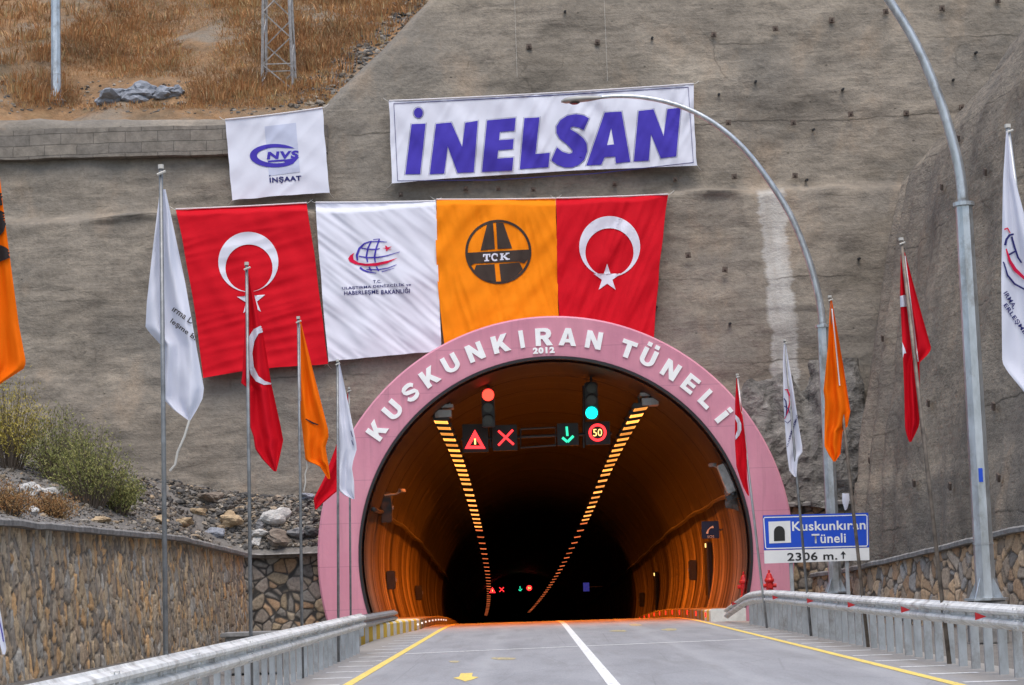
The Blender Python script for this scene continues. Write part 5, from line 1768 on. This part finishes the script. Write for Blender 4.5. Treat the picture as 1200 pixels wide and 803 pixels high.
# ------------------------------------------------------------------ flags on poles
GROUPF = 'flags on poles along the guardrails'
def flagpole(top, base, Y, mat, label, rad=.026, finial=True):
    a, b = at(*top, Y), at(*base, Y)
    b = b + (b - a) * ((b.z - 0) / max(.01, a.z - b.z)) if b.z > 0 else b
    root = thing('flagpole', (b.x, Y, 0), label, 'flagpole', 'flagpoles along the guardrails')
    MB().tube([b, b.lerp(a, .5), a], [rad * 1.15, rad * 1.05, rad * .9], 8).build('pipe', mat, root, smooth=True)
    if finial:
        MB().tube([a, a + Vector((0, 0, .04))], rad * 1.3, 8).build('cap', M['cord'], root)
        MB().tube([a + Vector((-.03, -.03, -.06)), a + Vector((.05, -.03, -.03))], .012, 6).build('hook', M['cord'], root)
    return root
def flag(Y, left, right, mat, label, folds=2.0, amp=.05, off=.06, seed=1, nx=30, ny=64, clipx=None, cord=None):
    """left/right: (y, x) tables in photo pixels"""
    y0, y1 = left[0][0], left[-1][0]
    sc_ = Y / 2400.0
    def S(x, y):
        xl, xr = lerp_tab(left, y), lerp_tab(right, y)
        u = (x - xl) / max(.5, xr - xl); v = (y - y0) / (y1 - y0)
        wpx = max(.5, xr - xl) * sc_
        a = amp * min(1, wpx / .25)
        d = a * math.sin(2 * PI * (folds * u + .35 * noise.noise(Vector((v * 2.2, seed, 0))) + .15 * v)) + a * .9 * noise.noise(Vector((u * 2.5, v * 3.5, seed * 3.1)))
        d += a * .5 * noise.noise(Vector((u * 6 + v * 2, v * 7, seed * 5.7)))
        return at(x, y, Y + off - d)
    ctr = S((lerp_tab(left, (y0 + y1) / 2) + lerp_tab(right, (y0 + y1) / 2)) / 2, (y0 + y1) / 2)
    root = thing('flag', ctr, label, 'flag', GROUPF)
    rws = []
    for j in range(ny + 1):
        y = y0 + (y1 - y0) * j / ny
        xl, xr = lerp_tab(left, y), lerp_tab(right, y)
        rws.append([S(xl + (xr - xl) * i / nx, y) for i in range(nx + 1)])
    MB().grid(rws).build('cloth', mat, root, smooth=True)
    def clip(x, y):
        return y0 < y < y1 and lerp_tab(left, y) + .3 < x < lerp_tab(right, y) - .3
    if cord:
        pts = [at(x, y, Y + off) for x, y in cord]
        MB().tube(pts, .011, 6).build('cord', M['cord'], root)
    return root, S, clip
def hoist(S, root, pts):
    lay(stroke(pts, 1.4), S, 'hoist_band', M['hem'], root, .02, 6)

# --- left row
flagpole((188.5, 198), (194, 745), 19.0, M['pole_grey'], 'grey pipe flagpole carrying the white flag left of the large red cloth', .021)
f, S, cl = flag(19.0, [(222, 187.5), (300, 178), (355, 172), (384, 170.5), (393, 178), (404, 188.5), (467, 190.5), (480, 203), (493, 221)], [(222, 194), (331, 217), (411, 231), (455, 239), (467, 237.5), (480, 231), (493, 223)],
            M['white_cloth'], 'white flag with dark slanting words, draped round its pole beside the large red cloth', 1.6, .05, .10, 1, cord=[(222, 492), (216, 512), (208, 530), (205, 545), (199, 552)])
for q in (text_at('ırma De', 217, 371, 34, 7.5, 35, .012), text_at('leşme Bak', 218, 389, 44, 7.5, 36, .012)):
    lay(q, S, 'lettering', M['ink_black'], f, .02, 3, clip=lambda x, y: cl(x, y) and x > 196.5)
flagpole((289, 311), (294, 745), 25.2, M['pole_grey'], 'grey pipe flagpole carrying the red flag in front of the large red cloth', .021)
f, S, cl = flag(25.2, [(316, 288.5), (380, 287), (438, 284), (450, 282.5), (455, 291), (500, 293), (512, 297), (526, 299), (538, 307), (552.5, 321)], [(316, 291), (383, 307), (450, 318), (500, 329), (516, 332), (535, 328), (552.5, 324)],
            M['red_cloth'], 'small red flag with white crescent hanging folded in front of the large red cloth', 1.8, .05, .09, 2)
lay(poly_tris([(291.5, 395), (297, 386), (305, 382), (308.5, 384), (309.5, 389), (303, 391), (298, 400), (295.7, 414), (297.5, 430), (303, 441), (311, 447), (318, 449), (317.5, 450.6), (309, 451), (300, 447), (294, 439), (291.5, 430)]), S, 'crescent', M['white_cloth'], f, .02, 3, clip=cl)
hoist(S, f, [(290.5, 425), (291, 446)])
flagpole((349.5, 374), (354, 745), 30.8, M['pole_grey'], 'thin grey flagpole carrying the orange flag above the rubble', .021)
f, S, cl = flag(30.8, [(375, 350), (440, 352), (485, 352), (510, 355), (540, 358), (546, 374), (552, 378), (561.5, 384.5)], [(375, 352), (437, 367.5), (504, 384.6), (512, 385), (524, 381.5), (545, 385), (561.5, 387)],
            M['orange_deep'], 'orange flag hanging folded on the thin pole above the rubble, left of the portal', 1.5, .05, .09, 3, cord=[(359, 541), (360, 548), (357.5, 556), (358, 566), (356, 576)])
lay(merge(stroke([(358, 491), (367, 496), (373, 498)], [1.2, 2.2, 1.0])), S, 'emblem_edge', M['ink_black'], f, .02, 3)
hoist(S, f, [(351, 380), (352, 470)])
flagpole((395.5, 424), (396.5, 722), 36.8, M['pole_grey'], 'pale flagpole carrying the narrow white flag at the left edge of the portal', .022)
f, S, cl = flag(36.8, [(424, 396), (480, 396), (574, 396), (580, 403), (585, 413)], [(424, 397.5), (432, 399.5), (482, 410), (520, 417.5), (527, 418), (540, 414), (549, 412.5), (565, 415), (585, 415.5)],
            M['white_cloth'], 'narrow white flag hanging at the left edge of the pink portal', 1.2, .05, .05, 4)
lay(merge(stroke([(411, 505), (413, 512)], .8), stroke([(412, 516), (414, 522)], .8)), S, 'mark', M['ink_navy'], f, .02, 3, clip=cl)
flagpole((409, 456), (411, 722), 42.3, M['pole_grey'], 'thin flagpole behind the narrow white flag, carrying a red flag', .02)
flag(42.3, [(458, 408), (500, 401), (525, 393), (560, 380), (585, 367.5), (597, 369)], [(458, 410), (530, 409), (560, 403), (575, 396), (590, 378), (597, 371)],
     M['red_cloth'], 'red flag mostly hidden behind the narrow white flag, its corner over the pink portal', 1.2, .05, .08, 5)
flagpole((-22, -60), (-12, 800), 13.0, M['pole_grey'], 'flagpole just outside the left edge carrying the orange flag', .021)
f, S, cl = flag(13.0, [(120, -21), (300, -19), (453, -16)], [(120, -14), (210, 0), (240, 3.5), (290, 10), (380, 22), (425, 30.5), (432, 28), (453, -4)],
            M['orange_deep'], 'orange flag with black emblem strokes cut off by the left edge of the picture', 1.3, .035, .06, 6)
lay(merge(poly_tris([(-8, 224), (0, 226), (2.6, 227), (5.8, 240), (0, 241), (-8, 242)]), poly_tris([(-8, 246), (1, 247), (6, 250), (7.2, 262), (4.5, 271), (0, 276), (-8, 278)]), poly_tris([(-8, 286), (1, 287.5), (7, 290), (14.5, 297), (12, 302), (2, 306), (-8, 310)])), S, 'emblem', M['ink_black'], f, .02, 4, clip=cl)
f, S, cl = flag(14.5, [(690, -8), (715, -6), (740, -4), (767, 3)], [(690, -3), (715, 0), (722, 1.5), (745, 5), (760, 7.5), (767, 6)],
            M['white_cloth'], 'tip of a white and blue flag hanging low before the long stone wall', 1.0, .02, .05, 9, 10, 30)
lay(stroke([(-2, 722), (2, 740), (4, 752)], 1.2), S, 'blue_edge', M['ink_blue'], f, .01, 3, clip=cl)

# --- right row
flagpole((864, 440), (899, 738), 50.0, M['galv'], 'thin leaning flagpole carrying the red flag over the right side of the pink portal', .028)
f, S, cl = flag(50.0, [(443, 863), (471, 861.4), (520, 861.2), (547, 863), (560, 867), (571, 871), (581, 876.5)], [(443, 865), (510, 873), (529, 875), (562, 875.5), (581, 878)],
            M['red_cloth'], 'narrow red flag with a white crescent edge over the right side of the pink portal', 1.1, .05, -.02, 11)
lay(poly_tris([(861.6, 486), (866, 490), (868.6, 497), (868.8, 504), (866.5, 510), (862, 515.5), (861.6, 511), (864.2, 504), (864, 496), (861.6, 491)]), S, 'crescent', M['white_cloth'], f, .02, 3, clip=cl)
flagpole((919.5, 400), (950.5, 746), 43.0, M['pole_grey'], 'leaning flagpole carrying the white flag left of the far street lamp', .026)
f, S, cl = flag(43.0, [(402, 918.6), (422, 917.5), (471, 918), (500, 920), (529, 922), (552, 925), (559, 931)], [(402, 920.5), (450, 929), (499, 936), (522, 940), (530, 940.5), (536, 936), (543, 934.5), (559, 933.5)],
            M['white_cloth'], 'narrow white flag with a small red and blue logo, left of the far street lamp', 1.2, .05, -.03, 12)
lay(merge(stroke([(919.5, 457), (922.5, 456.5), (925, 463), (925.5, 472), (923, 483), (919.5, 491)], [1.0, 1.8, 1.8, 1.6, 1.4, .8])), S, 'swoosh_mark', M['ink_red'], f, .02, 3, clip=cl)
lay(merge(stroke([(918.5, 467), (921, 470), (922, 478), (921, 488)], [1.0, 1.4, 1.4, 1.0]), stroke([(919, 476), (924, 479), (925.5, 484)], 1.0), stroke([(919, 493), (923, 496), (927, 492)], .9)), S, 'globe_mark', M['ink_navy'], f, .022, 3, clip=cl)
for q in (text_at('BAKANLIĞI', 932, 494, 18, 2.6, -72, .01), text_at('HABERLEŞME', 929, 503, 24, 2.6, -72, .01), text_at('ULAŞTIRMA', 926, 512, 24, 2.4, -74, .01)):
    lay(q, S, 'lettering', M['ink_navy'], f, .02, 3, clip=cl)
flagpole((972.5, 349), (1016, 745), 36.0, M['pole_brown'], 'leaning rusty flagpole carrying the orange flag in front of the far street lamp', .028)
f, S, cl = flag(36.0, [(352, 973), (408, 970), (458, 965), (469, 966.5), (523, 966), (533, 971), (541, 976.5)], [(352, 975), (395, 982.5), (430, 988.5), (463, 993.5), (482, 996.5), (500, 993), (505, 987.5), (532, 985), (541, 979)],
            M['orange_deep'], 'orange flag draped over both sides of its pole in front of the far street lamp', 1.9, .06, -.03, 13)
hoist(S, f, [(975, 362), (980, 410), (984, 452)])
flagpole((1056, 282), (1107, 728), 29.0, M['pole_brown'], 'leaning rusty flagpole carrying the red flag left of the near street lamp', .028)
f, S, cl = flag(29.0, [(296, 1055.6), (347, 1054.6), (404, 1057.5), (454, 1059.5), (502, 1060.5), (512, 1063), (518, 1065.5)], [(296, 1060.5), (322, 1067.5), (370, 1080.5), (409, 1091.5), (416, 1087), (425, 1077.5), (478, 1078.5), (499, 1077), (508, 1073), (518, 1068)],
            M['red_cloth'], 'red flag draped over both sides of its pole left of the near street lamp', 1.9, .06, .08, 14)
lay(poly_tris([(1054.6, 347), (1062, 345.5), (1063.5, 359), (1055, 360)]), S, 'crescent_edge', M['white_cloth'], f, .02, 3)
lay(poly_tris([(1057.3, 401), (1060.5, 409), (1062, 414), (1059.2, 414.5), (1058, 420)]), S, 'star_edge', M['white_cloth'], f, .02, 3)
hoist(S, f, [(1060.5, 300), (1066, 345), (1073, 400), (1076, 424)])
flagpole((1181, 150), (1258, 740), 22.0, M['galv'], 'leaning flagpole at the right edge carrying the white flag with slanting words', .026)
f, S, cl = flag(22.0, [(154, 1179), (211, 1175.4), (326, 1173.3), (425, 1174.5), (436, 1181), (458, 1199), (490, 1222)], [(154, 1181), (205, 1188), (250, 1200), (350, 1222), (430, 1234), (458, 1235), (490, 1226)],
            M['white_cloth'], 'white flag with red and blue logo and slanting words beside the nearest street lamp', 1.4, .05, -.04, 15)
zR = lambda pts: [(1000 + x / 2.435, 150 + y / 2.435) for x, y in pts]
lay(merge(stroke(zR([(431, 290), (440, 286), (448, 300)]), [2.2, 1.8, 1.0]), stroke(zR([(436, 345), (447, 380), (462, 405), (487, 428), (510, 445)]), [1.6, 3.2, 4.2, 3.2, 2.0])), S, 'swoosh_mark', M['ink_red'], f, .022, 3, clip=cl)
lay(merge(stroke(zR([(433, 335), (437, 318), (446, 306), (458, 303)]), [3.0, 2.6, 2.6, 2.0]), stroke(zR([(452, 310), (460, 340), (470, 370), (480, 385)]), [2.0, 2.2, 2.2, 2.0]), stroke(zR([(430, 385), (440, 420), (460, 445), (487, 460), (515, 470)]), [1.4, 2.2, 2.2, 2.0, 1.6]), stroke(zR([(444, 362), (462, 352)]), 2.0), stroke(zR([(428, 382), (434, 400)]), 1.6)), S, 'globe_mark', M['ink_navy'], f, .02, 3, clip=cl)
for q in (text_at('IRMA,', 1183.5, 352, 22, 6.2, 58, .02), text_at('ERLEŞME', 1189.5, 374, 42, 6.6, 55, .02)):
    lay(q, S, 'lettering', M['ink_navy'], f, .02, 3, clip=cl)
# small white pennant on the stones beside the far lamp
pw = at(991, 590, 55.2)
mb = MB()
mb.grid([[at(x, y, 55.2 + dd) for x, y, dd in row] for row in ([(987, 578, .02), (991, 578.5, -.04), (995, 578, .03)], [(987, 588, 0), (991, 588, -.06), (995.5, 586, .02)], [(990, 598, .0), (991.5, 598, -.03), (993, 596, .0)])])
tag(mb.build('rag', M['white_cloth'], smooth=True), 'small white rag tied beside the far street lamp above the blue sign', 'rag')
